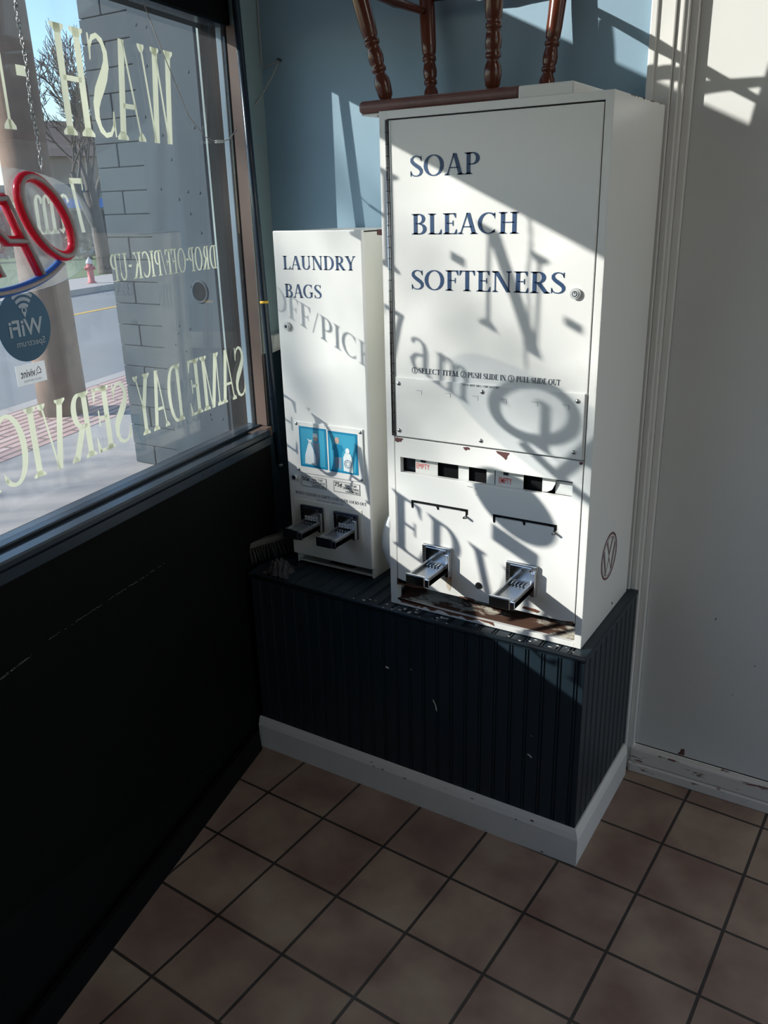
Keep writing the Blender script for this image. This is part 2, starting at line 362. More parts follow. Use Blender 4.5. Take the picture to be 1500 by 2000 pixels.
nt.links.new(br.outputs['Color'], mu.inputs[6]); nt.links.new(r1.outputs[0], mu.inputs[7]); nt.links.new(mu.outputs[2], b.inputs['Base Color'])
b.inputs['Roughness'].default_value = 0.42
bp = nt.nodes.new('ShaderNodeBump'); bp.invert = True; bp.inputs['Strength'].default_value = 0.6; bp.inputs['Distance'].default_value = 0.003
nt.links.new(br.outputs['Fac'], bp.inputs['Height']); nt.links.new(bp.outputs[0], b.inputs['Normal'])
f0 = MB(fm)
fp = [to_tile(*p) for p in ((-1.14, 0.5), (-0.30, -4.6), (3.1, -4.6), (3.1, 0.56), (-1.14, 0.56))]
f0.prism(fp, -0.15, 0.0)
fl = f0.build('floor'); fl.location = FO; fl.rotation_euler = (0, 0, fa); struct(fl)

struct(MB(WPAINT).box(-2.2, 3.2, -4.7, 0.7, 3.30, 3.4).build('ceiling'))
# back wall: blue plaster left of the door, plaster above and right of it
bw = MB(BLUEW)
bw.box(-1.195, -0.02, 0.438, 0.56, 0.0, 3.3)
bw.box(-0.02, 1.02, 0.438, 0.56, 2.22, 3.3)
bw.box(1.02, 3.1, 0.438, 0.56, 0.0, 3.3)
struct(bw.build('wall_back'))
# short return wall between window jamb and back wall: grey-green above the rail, navy below
rw = MB(GREENW)
q = [(-1.195, 0.438), (-1.150, 0.290), (-1.30, 0.290), (-1.30, 0.438)]
rw.prism(q, 1.175, 3.3); rw.use(NAVY); rw.prism(q, 0.0, 1.175)
struct(rw.build('wall_side'))
# navy wainscot on the back wall
wc = MB(NAVY); wc.box(-1.193, -0.08, 0.4325, 0.4375, 0.60, 1.17); struct(wc.build('trim_4'))
# chair rail
cr = MB(mat('pale_rail_paint', (0.55, 0.56, 0.55), 0.5))
prof = [(0, 1.170), (0.006, 1.170), (0.012, 1.182), (0.018, 1.214), (0.018, 1.224), (0, 1.224)]
a = Vector((-1.1495, 0.2915, 0)); bvec = Vector((-1.1945, 0.4375, 0)); nrm = Vector((0.956, 0.290, 0))
cr.prism(prof, 0.42, 1.0, fn=lambda p, z, t: tuple(a.lerp(bvec, t) + nrm * p + Vector((0, 0, z))))
cr.prism(prof, -1.19, -0.08, fn=lambda p, z, t: (t, 0.4322 - p, z))
struct(cr.build('trim_2'))
# right and rear walls of the room (out of frame)
wr = MB(WPAINT); wr.box(3.1, 3.2, -0.10, 0.56, 0, 3.3); wr.box(3.1, 3.2, -2.60, -0.10, 2.45, 3.3); wr.box(3.1, 3.2, -2.60, -0.10, 0, 0.10); wr.box(3.1, 3.2, -4.7, -2.60, 0, 3.3)
struct(wr.build('wall_right'))
struct(MB(GLASS).box(3.145, 3.151, -2.60, -0.10, 0.10, 2.45).build('added_fill_window'))  # unseen pane and opening, added in the right wall to let in fill light
rwm = MB(WPAINT); rwm.box(-0.45, 3.1, -4.7, -4.6, 0, 3.3)
struct(rwm.build('wall_rear'))

# window wall: black boarded panel below, header and transom bar above, all around the glass
WS0, WS1 = -2.60, 0.287
lw = MB(BLACKP)
def floorpt(y): return Vector((-1.0233 - 0.2462 * y, y, 0.0))
A0, A1 = floorpt(0.205), floorpt(-4.6); B0 = GW(0.195, 0.104, 0.925); B1 = GW(-4.6, 0.104, 0.925)
C0 = GW(0.195, -0.10, 0); C1 = GW(-4.6, -0.10, 0); D0 = GW(0.195, -0.10, 0.925); D1 = GW(-4.6, -0.10, 0.925)
lw.hexa([A0, A1, C1, C0, B0, B1, D1, D0])
lw.box(0.195, 0.36, -0.10, -0.02, 0, 0.925, xf=gx)
lw.box(-4.6, WS0, -0.10, 0.10, 0.925, 3.3, xf=gx)                 # solid wall nearer the viewer
lw.box(WS0, 0.36, -0.08, 0.02, 2.062, 2.395, xf=gx)               # header
lw.box(WS0, 0.36, -0.08, 0.02, 3.15, 3.3, xf=gx)
lw.box(0.300, 0.36, -0.08, -0.004, 0.925, 3.3, xf=gx)             # end post
lw.use(mat('scuff_grey', (0.20, 0.19, 0.18), 0.9))                 # pale scratches in the black paint
def panel_pt(a, z): return A0.lerp(A1, a).lerp(B0.lerp(B1, a), z / 0.925) + NN * 0.0004
for a0_, z0_, a1_, z1_, n_ in ((.120, .768, .205, .766, 60), (.215, .758, .240, .749, 34), (.216, .756, .240, .746, 26)):
    for i in range(n_):
        if random.random() < .22: continue
        t0_ = i / n_; t1_ = (i + random.uniform(.5, 1.1)) / n_; dz_ = random.uniform(-.0012, .0012)
        p0_ = panel_pt(a0_ + (a1_ - a0_) * t0_, z0_ + (z1_ - z0_) * t0_ + dz_); p1_ = panel_pt(a0_ + (a1_ - a0_) * t1_, z0_ + (z1_ - z0_) * t1_ + dz_)
        lw.tube([p0_, p1_], .0005, 4)
struct(lw.build('wall_left'))
# base strip of the black wall
bl = MB(mat('black_base_strip', (0.005, 0.005, 0.0055), 0.6, spec=0.1))
e0, e1 = floorpt(-0.03), floorpt(-3.0); nb = Vector((0.971, 0.239, 0))
bl.hexa([e0 + nb * .001, e1 + nb * .001, e1 + nb * .016, e0 + nb * .016] + [p + Vector((0, 0, .07)) for p in (e0 - nb * .003, e1 - nb * .003, e1 + nb * .010, e0 + nb * .010)])
struct(bl.build('baseboard_left'))

win = thing('window_1', 'large fixed shop window with backward cream lettering and dark frame', 'window', GW(-.4, 0, .96)); win['kind'] = 'structure'
fr = MB(SILLP)
fr.box(WS0, 0.287, -0.03, 0.024, 0.925, 0.957, bev=0.003, xf=gx)
fr.box(WS0, 0.287, -0.03, 0.012, 2.058, 2.075, xf=gx)
fr.use(mat('pale_blue_stop', (0.17, 0.24, 0.30), 0.35)); fr.box(0.2845, 0.300, -0.024, -0.007, 0.957, 2.062, bev=0.002, xf=gx)
fr.use(BLACKP); fr.box(0.287, 0.300, -0.08, -0.024, 0.925, 2.062, xf=gx)
fr.use(VOID); fr.box(0.2865, 0.300, -0.007, 0.009, 0.957, 2.062, xf=gx)
fr.build('window_frame', win)
gp = MB(GLASS); gp.box(WS0, 0.2860, -0.003, 0.003, 0.957, 2.060, xf=gx); gp.build('glass_pane', win)
si = MB(SILLP)
si.box(WS0, 0.197, 0.026, 0.112, 0.925, 0.948, xf=gx)
si.box(WS0, 0.197, 0.072, 0.108, 0.948, 0.966, bev=0.004, xf=gx)
si.use(VOID); si.box(WS0, 0.197, 0.045, 0.071, 0.948, 0.9485, xf=gx)
si.use(BROWNJ); si.box(0.198, 0.285, 0.026, 0.062, 0.925, 0.952, xf=gx)
si.build('window_sill', win)
jb = MB(BROWNJ); jb.box(0.2866, 0.300, 0.009, 0.044, 0.953, 2.06, xf=gx); jb.build('window_jamb', win)
tw = thing('window_2', 'transom window above the header of the shop window', 'window', GW(-.4, 0, 2.4)); tw['kind'] = 'structure'
tp = MB(GLASS); tp.box(WS0, 0.299, -0.003, 0.003, 2.396, 3.149, xf=gx); tp.build('glass_pane', tw)

# door, casing, threshold on the right of the bench
dr = MB(mat('door_paint', (0.60, 0.60, 0.59), 0.5, var=0.04, bump=0.1, bscale=25)); dr.box(0.022, 0.95, 0.462, 0.50, 0.085, 2.20)
dr.use(MAROON)
for (x, z, sx, sz) in ((0.152, 0.10, .010, .022),):
    dr.prism([(x - sx, z - sz * .6), (x + sx, z - sz * .55), (x + sx * .9, z + sz * .4), (x - sx * .1, z + sz * .3), (x - sx * .2, z - sz * .1)], 0.4615, 0.4618, fn=lambda p, q_, t: (p, t, q_))
dr.use(BLACKTXT)
for (x, z, a_) in ((0.20, 0.53, .008), (0.265, 0.32, .004), (0.31, 0.42, .006)):
    dr.prism([(x, z), (x + .0015, z), (x + .004, z + a_), (x + .002, z + a_)], 0.4615, 0.4618, fn=lambda p, q_, t: (p, t, q_))
struct(dr.build('door_1'))
cs = MB(WPAINT)
cs.box(-0.075, -0.020, 0.418, 0.437, 0, 3.0, bev=0.003); cs.box(-0.074, -0.058, 0.412, 0.420, 0, 3.0, bev=0.003)
cs.box(-0.020, -0.004, 0.424, 0.468, 0, 3.0, bev=0.003); cs.box(-0.006, 0.004, 0.430, 0.462, 0, 3.0, bev=0.002)
cs.box(0.004, 0.021, 0.446, 0.470, 0.0, 3.0, bev=0.002)
struct(cs.build('trim_1'))
th = MB(patch_mat('chipped_threshold_paint', (0.62, 0.60, 0.57), (0.13, 0.05, 0.04), 9, 0.60, 0.62, 0.5, (1, 3, 6), 3.1))
th.box(0.012, 1.0, 0.434, 0.462, 0.0, 0.030, bev=0.003); th.box(0.012, 1.0, 0.440, 0.470, 0.030, 0.079, bev=0.006)
struct(th.build('trim_3'))

# ================================================================== BENCH (boxed plinth the dispensers stand on)
bench = thing('bench_plinth', 'navy beadboard plinth with white baseboard carrying the two dispensers', 'bench', (-0.5, 0.2, 0))
def bead_profile(length, pitch=0.0415, d=0.0035):
    pts = []; x = 0.0
    while x < length - 0.012:
        e = min(x + pitch, length)
        if e - x < 0.02: break
        pts += [(x, 0), (e - .012, 0), (e - .0105, d), (e - .009, d), (e - .0075, .0004), (e - .0045, .0004), (e - .003, d), (e - .0015, d)]
        x = e
    pts += [(x, 0), (length, 0)]
    return pts
def beaded(mb, length, z0, z1, fn, thick=0.012):
    pr_ = bead_profile(length)
    poly = pr_ + [(length, thick), (0, thick)]
    lo = [mb.bm.verts.new(fn(a, d, z0)) for a, d in poly]; hi = [mb.bm.verts.new(fn(a, d, z1)) for a, d in poly]
    n = len(poly)
    for i in range(n):
        f = mb.bm.faces.new((lo[i], lo[(i + 1) % n], hi[(i + 1) % n], hi[i])); f.material_index = mb.mi
    # end strips
    for ring in (lo, hi):
        f = mb.bm.faces.new(ring if ring is hi else ring[::-1]); f.material_index = mb.mi
core = MB(NAVY); core.prism([(-1.008, 0.014), (-0.014, 0.014), (-0.014, 0.428), (-1.176, 0.428), (-1.128, 0.222), (-1.060, 0.216), (-1.048, 0.190)], 0.0, 0.575); core.build('carcass', bench)
fp_ = MB(NAVY); beaded(fp_, 1.008, 0.0, 0.574, lambda a, d, z: (-1.009 + a, 0.0 + d, z))
fp_.use(mat('bare_chip', (0.62, 0.60, 0.56), 0.7))
def chip(mb, x, z, pts, y):
    mb.prism([(x + a * .001, z + c * .001) for a, c in pts], y - .0006, y - .0002, fn=lambda p, q_, t: (p, t, q_))
chip(fp_, -0.40, 0.335, [(-6, 18), (-3, 12), (2, 4), (5, -12), (7, -16), (8, -8), (4, 6), (-1, 16)], 0.0)
chip(fp_, -0.545, 0.41, [(-7, 2), (-2, -3), (6, -2), (3, 2), (-1, 3)], 0.0)
chip(fp_, -0.128, 0.275, [(-6, 3), (0, 0), (6, -5), (8, -2), (2, 3), (-2, 5)], 0.0)
chip(fp_, -0.125, 0.335, [(-2, 1), (2, -1), (3, 1)], 0.0)
chip(fp_, -0.47, 0.425, [(-3, 1), (2, -2), (3, 1)], 0.0)
fp_.build('front_panel', bench)
sp = MB(NAVY); beaded(sp, 0.426, 0.0, 0.574, lambda a, d, z: (0.0 - d, 0.001 + a, z)); sp.build('side_panel', bench)
tpn = MB(NAVY)
def topfn(a, d, t): return (-1.02 + a, 0.001 + t * 0.425, 0.589 - d)
beaded(tpn, 0.985, 0.0, 1.0, topfn, 0.013)
tpn.prism([(-1.060, 0.205), (-1.021, 0.012), (-1.021, 0.428), (-1.176, 0.428), (-1.130, 0.222), (-1.062, 0.218)], 0.576, 0.589)
tpn.tube([(-1.008, 0.004, 0.583), (0.0, 0.004, 0.583)], 0.0065, 10)
tpn.box(-0.036, 0.003, 0.0, 0.428, 0.574, 0.5895, bev=0.004)
tpn.use(mat('bare_chip', (0.62, 0.60, 0.56), 0.7))
for i in range(46):
    x = random.uniform(-0.66, -0.03); y = random.uniform(0.0, 0.032); r = random.uniform(.001, .0045)
    if random.random() < .35: x = random.uniform(-0.56, -0.36)
    tpn.prism([(x + r * random.uniform(.5, 1.6) * math.cos(k * 1.05), y + r * random.uniform(.4, .8) * math.sin(k * 1.05)) for k in range(6)], 0.5892, 0.5896)
tpn.build('top', bench)
bb = MB(WPAINT)
bprof = [(0, 0), (0.013, 0), (0.013, 0.078), (0.009, 0.092), (0.004, 0.104), (0, 0.104)]
def mitre(p, z, t): # t 0: left end, 1: right corner
    return (-1.018 + t * (1.018 + p), -p - 0.0003, z)
bb.prism(bprof, 0.0, 1.0, fn=mitre)
bb.prism(bprof, 0.0, 1.0, fn=lambda p, z, t: (p + 0.0003, -p + t * (0.412 + p), z))
bb.use(MAROON)
for i in range(16):
    x = random.uniform(-.6, .0); z = random.choice([.079, .092, .004]) + random.uniform(-.002, .002); r = random.uniform(.0012, .004)
    bb.prism([(x + r * 1.6 * math.cos(k * 1.2), z + r * .5 * math.sin(k * 1.2)) for k in range(5)], -0.0140, -0.0134, fn=lambda p, q_, t: (p, t, q_))
bb.build('baseboard', bench)

# ================================================================== SOAP DISPENSER
SX0, SX1, SY0, SY1, SZ0, SZ1 = -0.5495, -0.0234, 0.0351, 0.4000, 0.5905, 1.7860
soap = thing('vending_machine', 'tall white enamel dispenser lettered soap bleach softeners, wooden chair on its top', 'vending machine', (-0.286, 0.2, SZ0))
SF = lambda dy=0.0: (lambda x, z: (x, SY0 - dy, z))
bd = MB(WHITE)
bd.box(SX0, SX0 + .003, SY0, SY1, SZ0, SZ1, bev=0.0012); bd.box(SX1 - .003, SX1, SY0, SY1, SZ0, SZ1, bev=0.0012)
bd.box(SX0 + .002, SX1 - .002, SY0 + .004, SY1, SZ1 - .003, SZ1 - .0003); bd.box(SX0 + .002, SX1 - .002, SY1 - .003, SY1 - .0003, SZ0, SZ1 - .002)
bd.box(SX0 + .002, -0.5285, SY0, SY0 + .02, SZ0, SZ1 - .0003, bev=0.001); bd.box(-0.0405, SX1 - .002, SY0, SY0 + .02, SZ0, SZ1 - .0003, bev=0.001)
bd.box(-0.5290, -0.0400, SY0, SY0 + .02, 1.7690, SZ1 - .0003, bev=0.001)
bd.box(-0.5290, -0.0400, SY0, SY0 + .012, SZ0, 0.6040, bev=0.001)
bd.use(VOID); bd.box(SX0 + .004, SX1 - .004, SY0 + .030, SY0 + .034, 0.66, 1.768)
bd.use(MAROON)
for i in range(16):                                                # chipped enamel along the top rear edge
    y = random.uniform(.12, .38); r = random.uniform(.0015, .0045)
    bd.prism([(y + r * math.cos(k * 1.05), SZ1 - .0008 + r * .45 * math.sin(k * 1.05)) for k in range(6)], SX1 + .0001, SX1 + .0004, fn=lambda p, q_, t: (t, p, min(q_, SZ1)))
bd.use(DARKSTEEL); bd.disc((SX1, .269, .611), (1, 0, 0), .0035, .001)
bd.build('body', soap)
# tray at the foot of the machine, rusted through
ty = MB(patch_mat('rusted_tray', (0.50, 0.47, 0.40), (0.07, 0.03, 0.018), 7.0, 0.44, 0.50, 0.8, (1.0, 2.4, 2.4), 1.7))
ty.hexa([(-0.527, SY0 + .012, .600), (-0.042, SY0 + .012, .600), (-0.042, SY0 + .13, .600), (-0.527, SY0 + .13, .600), (-0.527, SY0 + .012, .604), (-0.042, SY0 + .012, .604), (-0.042, SY0 + .13, .640), (-0.527, SY0 + .13, .640)])
ty.box(-0.527, -0.042, SY0 + .13, SY0 + .135, .60, .70)
ty.build('tray', soap)
lipr = MB(RUST)
pts = [(-.527, .610)]; x = -.527
random.seed(11)
zs = .604
while x < -0.26:
    x += random.uniform(.006, .016); pts.append((x, .604 - random.uniform(.001, .010)))
pts.append((-0.25, .6045))
lipr.prism(pts[::1] + [(-0.25, .605), (-.527, .605)], SY0 - .0006, SY0 - .0002, fn=lambda p, q_, t: (p, t, max(q_, .592)))
o = lipr.build('rust_patch', soap); o['label'] = 'bare rusted edge where the enamel has flaked'
lipr = MB(RUST); lipr.prism([(-.529, .648), (-.50, .652), (-.47, .650), (-.455, .655), (-.43, .651), (-.43, .654), (-.47, .662), (-.51, .664), (-.528, .668)], SY0 - .0012, SY0 - .0008, fn=lambda p, q_, t: (p, t, q_)); lipr.build('rust_patch', soap)
lipr = MB(RUST); lipr.prism([(-.345, .653), (-.30, .652), (-.302, .657), (-.32, .658), (-.345, .656)], SY0 - .0012, SY0 - .0008, fn=lambda p, q_, t: (p, t, q_)); lipr.build('rust_patch', soap)
lipr = MB(RUST); lipr.prism([(-.175, .664), (-.135, .660), (-.128, .666), (-.14, .669), (-.17, .670)], SY0 - .0022, SY0 - .0016, fn=lambda p, q_, t: (p, t, q_)); lipr.build('rust_patch', soap)
lipr = MB(RUST); lipr.prism([(-.075, .6545), (-.044, .6535), (-.044, .659), (-.06, .657)], SY0 - .0022, SY0 - .0016, fn=lambda p, q_, t: (p, t, q_)); lipr.build('rust_patch', soap)
# upper door
ud = MB(WHITE); ud.box(-0.5245, -0.0425, SY0 - .0015, SY0 + .016, 1.0535, 1.7660, bev=0.0015)
udo = ud.build('upper_door', soap)
for s_, a_, c_, z_, h_ in (('SOAP', -0.4700, -0.3020, 1.6485, 0.0430), ('BLEACH', -0.4685, -0.2105, 1.5280, 0.0435), ('SOFTENERS', -0.4705, -0.1025, 1.4075, 0.0440)):
    lt = MB(NAVYTXT); fit_text(lt, s_, a_, c_, z_, h_, SF(.0022)); o = lt.build('lettering', udo); o['label'] = 'navy serif word ' + s_.lower()
l2 = MB(mat('instruction_ink', (0.02, 0.03, 0.06), 0.5))
def circ(mb, x, z, r, w_, fn):
    for q_ in arc(0, 0, 1, 1, 0, 360, w_, w_, 24): mb.poly([fn(x + a * r, z + c * r) for a, c in q_])
h = 0.0125; z = 1.2150
circ(l2, -0.4660, z + h / 2, .0072, .16, SF(.0022)); fit_text(l2, '1', -.4682, -.4638, z + .0015, h * .78, SF(.0022))
fit_text(l2, 'SELECT ITEM.', -.4555, -.3480, z, h, SF(.0022))
circ(l2, -0.3370, z + h / 2, .0072, .16, SF(.0022)); fit_text(l2, '2', -.3400, -.3340, z + .0015, h * .78, SF(.0022))
fit_text(l2, 'PUSH SLIDE IN.', -.3260, -.2290, z, h, SF(.0022))
circ(l2, -0.2185, z + h / 2, .0072, .16, SF(.0022)); fit_text(l2, '3', -.2215, -.2155, z + .0015, h * .78, SF(.0022))
fit_text(l2, 'PULL SLIDE OUT', -.2060, -.1040, z, h, SF(.0022))
l2.build('instruction_print', udo)
hg = MB(STEEL)
hg.tube([(-0.5275, SY0 - .004, 1.056), (-0.5275, SY0 - .004, 1.765)], 0.0042, 10)
hg.use(DARKSTEEL)
for i in range(30): hg.tube([(-0.5275, SY0 - .004, 1.064 + i * .0242), (-0.5275, SY0 - .004, 1.0652 + i * .0242)], 0.0046, 10)
hg.use(STEEL); hg.box(-0.5240, -0.5200, SY0 - .0028, SY0, 1.056, 1.765)
hg.build('piano_hinge', soap)
lk = MB(SATIN); lk.disc((-0.0790, SY0, 1.4090), (0, -1, 0), .0115, .007); lk.disc((-0.0790, SY0 - .007, 1.4090), (0, -1, 0), .008, .002); lk.use(DARKSTEEL); lk.disc((-0.0790, SY0 - .009, 1.4090), (0, -1, 0), .0058, .0004)
lk.use(SATIN); lk.disc((-0.0790, SY0 - .0092, 1.4090), (0, -1, 0), .0040, .0007); lk.use(DARKSTEEL); lk.box(-.0797, -.0783, SY0 - .0105, SY0 - .0098, 1.409, 1.4128)
lk.build('barrel_lock', udo)
pn = MB(WHITE); pn.box(-0.5175, -0.0460, SY0 - .0055, SY0 - .0015, 1.0560, 1.2020, bev=0.001)
pno = pn.build('price_panel', udo)
for x, z in ((-0.509, 1.187), (-0.287, 1.1855), (-0.0615, 1.185), (-0.5095, 1.0705), (-0.289, 1.0705), (-0.0640, 1.0710)):
    s_ = MB(STEEL); s_.dome((x, SY0 - .0055, z), (0, -1, 0), .0052, .0035); s_.build('screw', pno, smooth=True)
for x in (-.453, -.376, -.305, -.234, -.160, -.088):
    mk = MB(BLACKTXT); mk.prism([(x - .007, 1.1745), (x + .008, 1.1745), (x + .008, 1.1645), (x + .0074, 1.1645), (x + .0074, 1.1740), (x - .007, 1.1740)], SY0 - .0059, SY0 - .0057, fn=lambda p, q_, t: (p, t, q_))
    mk.build('ink_mark', pno)
mk = MB(BLACKTXT); fit_text(mk, 'VEND RITE MFG. CHICAGO ILL.', -0.338, -0.244, 1.1965, 0.0042, SF(.0060)); mk.build('maker_print', pno)
# lower door with the sight slot
ld = MB(WHITE)
ld.box(-0.5255, -0.0425, SY0 - .0012, SY0 + .014, 0.6540, 0.9620, bev=0.001); ld.box(-0.5255, -0.0425, SY0 - .0012, SY0 + .014, 1.0010, 1.0510, bev=0.001)
ld.box(-0.5255, -0.5110, SY0 - .0012, SY0 + .014, 0.9615, 1.0015); ld.box(-0.0640, -0.0425, SY0 - .0012, SY0 + .014, 0.9615, 1.0015)
ld.use(MAROON)
def flake(mb, x, z, pts, y=SY0 - .0012): mb.prism([(x + a * .001, z + c * .001) for a, c in pts], y - .0005, y - .0001, fn=lambda p, q_, t: (p, t, q_))
flake(ld, -0.513, 1.046, [(-12, 4), (-12, -5), (-4, -8), (2, -5), (6, -6), (8, 0), (12, 1), (10, 4)])
flake(ld, -0.328, 1.046, [(-9, 2), (-6, -2), (-1, -6), (3, -2), (8, -3), (9, 2), (4, 4)])
flake(ld, -0.235, 1.044, [(-17, 6), (-13, 0), (-6, -3), (2, -8), (8, -13), (11, -10), (12, -4), (17, 3), (17, 5)])
flake(ld, -0.047, 1.047, [(-5, 3), (-3, -4), (3, -2), (5, 3)])
ld.use(BLACKTXT)
for x, z, a_ in ((-.325, .952, 14), (-.305, .949, 6), (-.302, .934, 5), (-.26, .891, 2), (-.115, 1.015, 3)):
    flake(ld, x, z, [(0, 0), (a_, -.8), (a_, .2), (0, .8)])
ldo = ld.build('lower_door', soap)
sl_ = MB(mat('grey_card', (0.55, 0.56, 0.56), 0.6))
yb = SY0 + .022
sl_.use(VOID); sl_.box(-0.512, -0.062, SY0 + .026, SY0 + .028, .958, 1.005)
card = mat('white_card', (0.68, 0.68, 0.66), 0.6)
def cardbox(x0, x1, y0, m=card): sl_.use(m); sl_.box(x0, x1, y0, y0 + .001, .960, 1.003)
cardbox(-.511, -.470, yb, DARKSTEEL); cardbox(-.478, -.415, SY0 + .017); cardbox(-.358, -.330, SY0 + .017); cardbox(-.283, -.262, SY0 + .017); cardbox(-.259, -.188, SY0 + .015)
sl_.use(card); sl_.prism([(-.142, .962), (-.142, 1.003), (-.109, 1.003), (-.111, .985), (-.118, .970), (-.130, .963)], SY0 + .016, SY0 + .017, fn=lambda p, q_, t: (p, t, q_))
cardbox(-.112, -.064, SY0 + .022, mat('grey_card', (0.4, 0.4, 0.4), .6)); sl_.use(DARKSTEEL); sl_.box(-.108, -.064, SY0 + .019, SY0 + .021, .992, 1.001)
sl_.use(REDTXT)
sans(sl_, 'EMPTY', -.475, -.438, .972, .986, SF(-.0166)); sans(sl_, 'EMPTY', -.250, -.217, .967, .982, SF(-.0146), .01)
sl_.use(DARKSTEEL); sl_.box(-.462, -.448, SY0 + .0145, SY0 + .016, .990, .996); sl_.box(-.238, -.226, SY0 + .013, SY0 + .0145, .989, .996)
sl_.build('sight_slot', ldo)
for (x0, x1, xm) in ((-0.481, -0.3225, -.405), (-0.2560, -0.0965, -.176)):   # cut-out selector tracks
    t_ = MB(VOID); yy = (SY0 - .0017, SY0 - .0013)
    for poly in ([(x0, .893), (x1, .893), (x1, .8865), (x0, .8865)], [(x0, .8870), (x0 + .0065, .8870), (x0 + .0065, .874), (x0 + .0045, .871), (x0 + .001, .872), (x0, .875)],
                 [(x1 - .0065, .8870), (x1, .8870), (x1, .880), (x1 - .003, .877), (x1 - .004, .868), (x1 - .009, .868), (x1 - .009, .874), (x1 - .0065, .877)], [(xm - .006, .887), (xm + .003, .887), (xm + .003, .879), (xm - .002, .8785), (xm - .003, .883)]):
        t_.prism(poly, yy[0], yy[1], fn=lambda p, q_, t: (p, t, q_))
    t_.use(STEEL); t_.box(x0 + .02, x1 - .02, SY0 - .0022, SY0 - .0017, .8872, .8885)
    t_.use(STEEL); t_.tube([(x1 - .005, SY0 - .001, .8745), (x1 - .005, SY0 - .014, .8745)], .003, 10)
    t_.build('selector_track', ldo)
kh = MB(DARKSTEEL); kh.disc((-0.291, SY0, .698), (0, -1, 0), .0085, .0035); kh.use(VOID); kh.disc((-0.291, SY0 - .0035, .698), (0, -1, 0), .006, .0006); kh.build('keyhole', ldo)

def coin_slide(parent, xc, zc, y0, wpl, hpl, length, wsl, dark, stain=False):
    """push-in coin chute: back plate, extended tray with coin slots, front handle"""
    pl = MB(STEEL if not dark else DARKSTEEL)
    pl.box(xc - wpl / 2, xc + wpl / 2, y0 - .009, y0, zc - hpl / 2, zc + hpl / 2, bev=0.0025)
    pl.use(CHROME); pl.box(xc - wpl / 2 + .012, xc + wpl / 2 - .012, y0 - .0105, y0 - .009, zc - .004, zc + hpl / 2 - .006, bev=0.001)
    pl.box(xc + wpl / 2 - .012, xc + wpl / 2 - .001, y0 - .018, y0 - .006, zc - hpl / 2 + .002, zc + hpl / 2 - .014, bev=0.002)
    pl.use(VOID)
    for dx in (-.022, .004, .024): pl.disc((xc + dx, y0 - .0104, zc + hpl / 2 - .014), (0, -1, 0), .0022, .0006, 10)
    for i in range(7): pl.box(xc - wpl / 2 + .002, xc - wpl / 2 + .008, y0 - .0096, y0 - .0088, zc - .008 + i * .006, zc - .005 + i * .006)
    plo = pl.build('slide_plate', parent)
    if dark:
        for r_ in range(2):
            for i in range(5):
                x = xc - .018 + i * .0095; q_ = MB(SATIN); z_ = zc + .004 - r_ * .0075
                q_.box(x - .003, x + .003, y0 - .0125, y0 - .0100, z_ - .0026, z_ + .0026, bev=0.0006); q_.build('coin_pin', plo)
    s_ = MB(STEEL); zt = zc - .006; ya = y0 - .008; yb_ = y0 - length
    s_.box(xc - wsl / 2, xc + wsl / 2, yb_, ya, zt - .024, zt - .008, bev=0.001)
    s_.box(xc - wsl / 2, xc - wsl / 2 + .006, yb_, ya, zt - .024, zt, bev=0.0012); s_.box(xc + wsl / 2 - .006, xc + wsl / 2, yb_, ya, zt - .024, zt, bev=0.0012)
    s_.build('coin_tray', plo)
    for i in range(5):
        x = xc - wsl / 2 + .011 + i * (wsl - .022) / 4
        b_ = MB(CHROME); b_.box(x - .0022, x + .0022, ya - .016, ya - .002, zt - .009, zt - .003, bev=0.0008); b_.use(VOID); b_.box(x - .0045, x - .0024, ya - .020, ya - .001, zt - .0082, zt - .0070)
        b_.build('coin_divider', plo)
    h_ = MB(DARKSTEEL if dark else CHROME); h_.box(xc - wsl / 2 - .004, xc + wsl / 2 - .010, yb_ - .006, yb_ + .001, zt - .026, zt + .002, bev=0.002)
    h_.box(xc + wsl / 2 - .014, xc + wsl / 2 + .001, yb_ - .003, yb_ + .002, zt - .026, zt - .004, bev=0.002)
    h_.use(CHROME); h_.box(xc - wsl / 2 - .004, xc + wsl / 2 - .012, yb_ - .0065, yb_ - .004, zt + .0005, zt + .0025)
    h_.build('slide_handle', plo)
coin_slide(ldo, -0.4060, 0.7450, SY0 - .0012, 0.082, 0.078, 0.100, 0.058, False)
coin_slide(ldo, -0.1765, 0.7440, SY0 - .0012, 0.080, 0.078, 0.112, 0.058, False)
st = MB(patch_mat('rust_streak', (0.70, 0.66, 0.58), (0.36, 0.17, 0.05), 30, 0.45, 0.62, 0.5, (3, 1, .3), 2.0))
st.prism([(-.384, .705), (-.366, .706), (-.368, .676), (-.372, .664), (-.378, .668), (-.381, .68)], SY0 - .0016, SY0 - .0013, fn=lambda p, q_, t: (p, t, q_)); st.build('rust_streak', ldo)
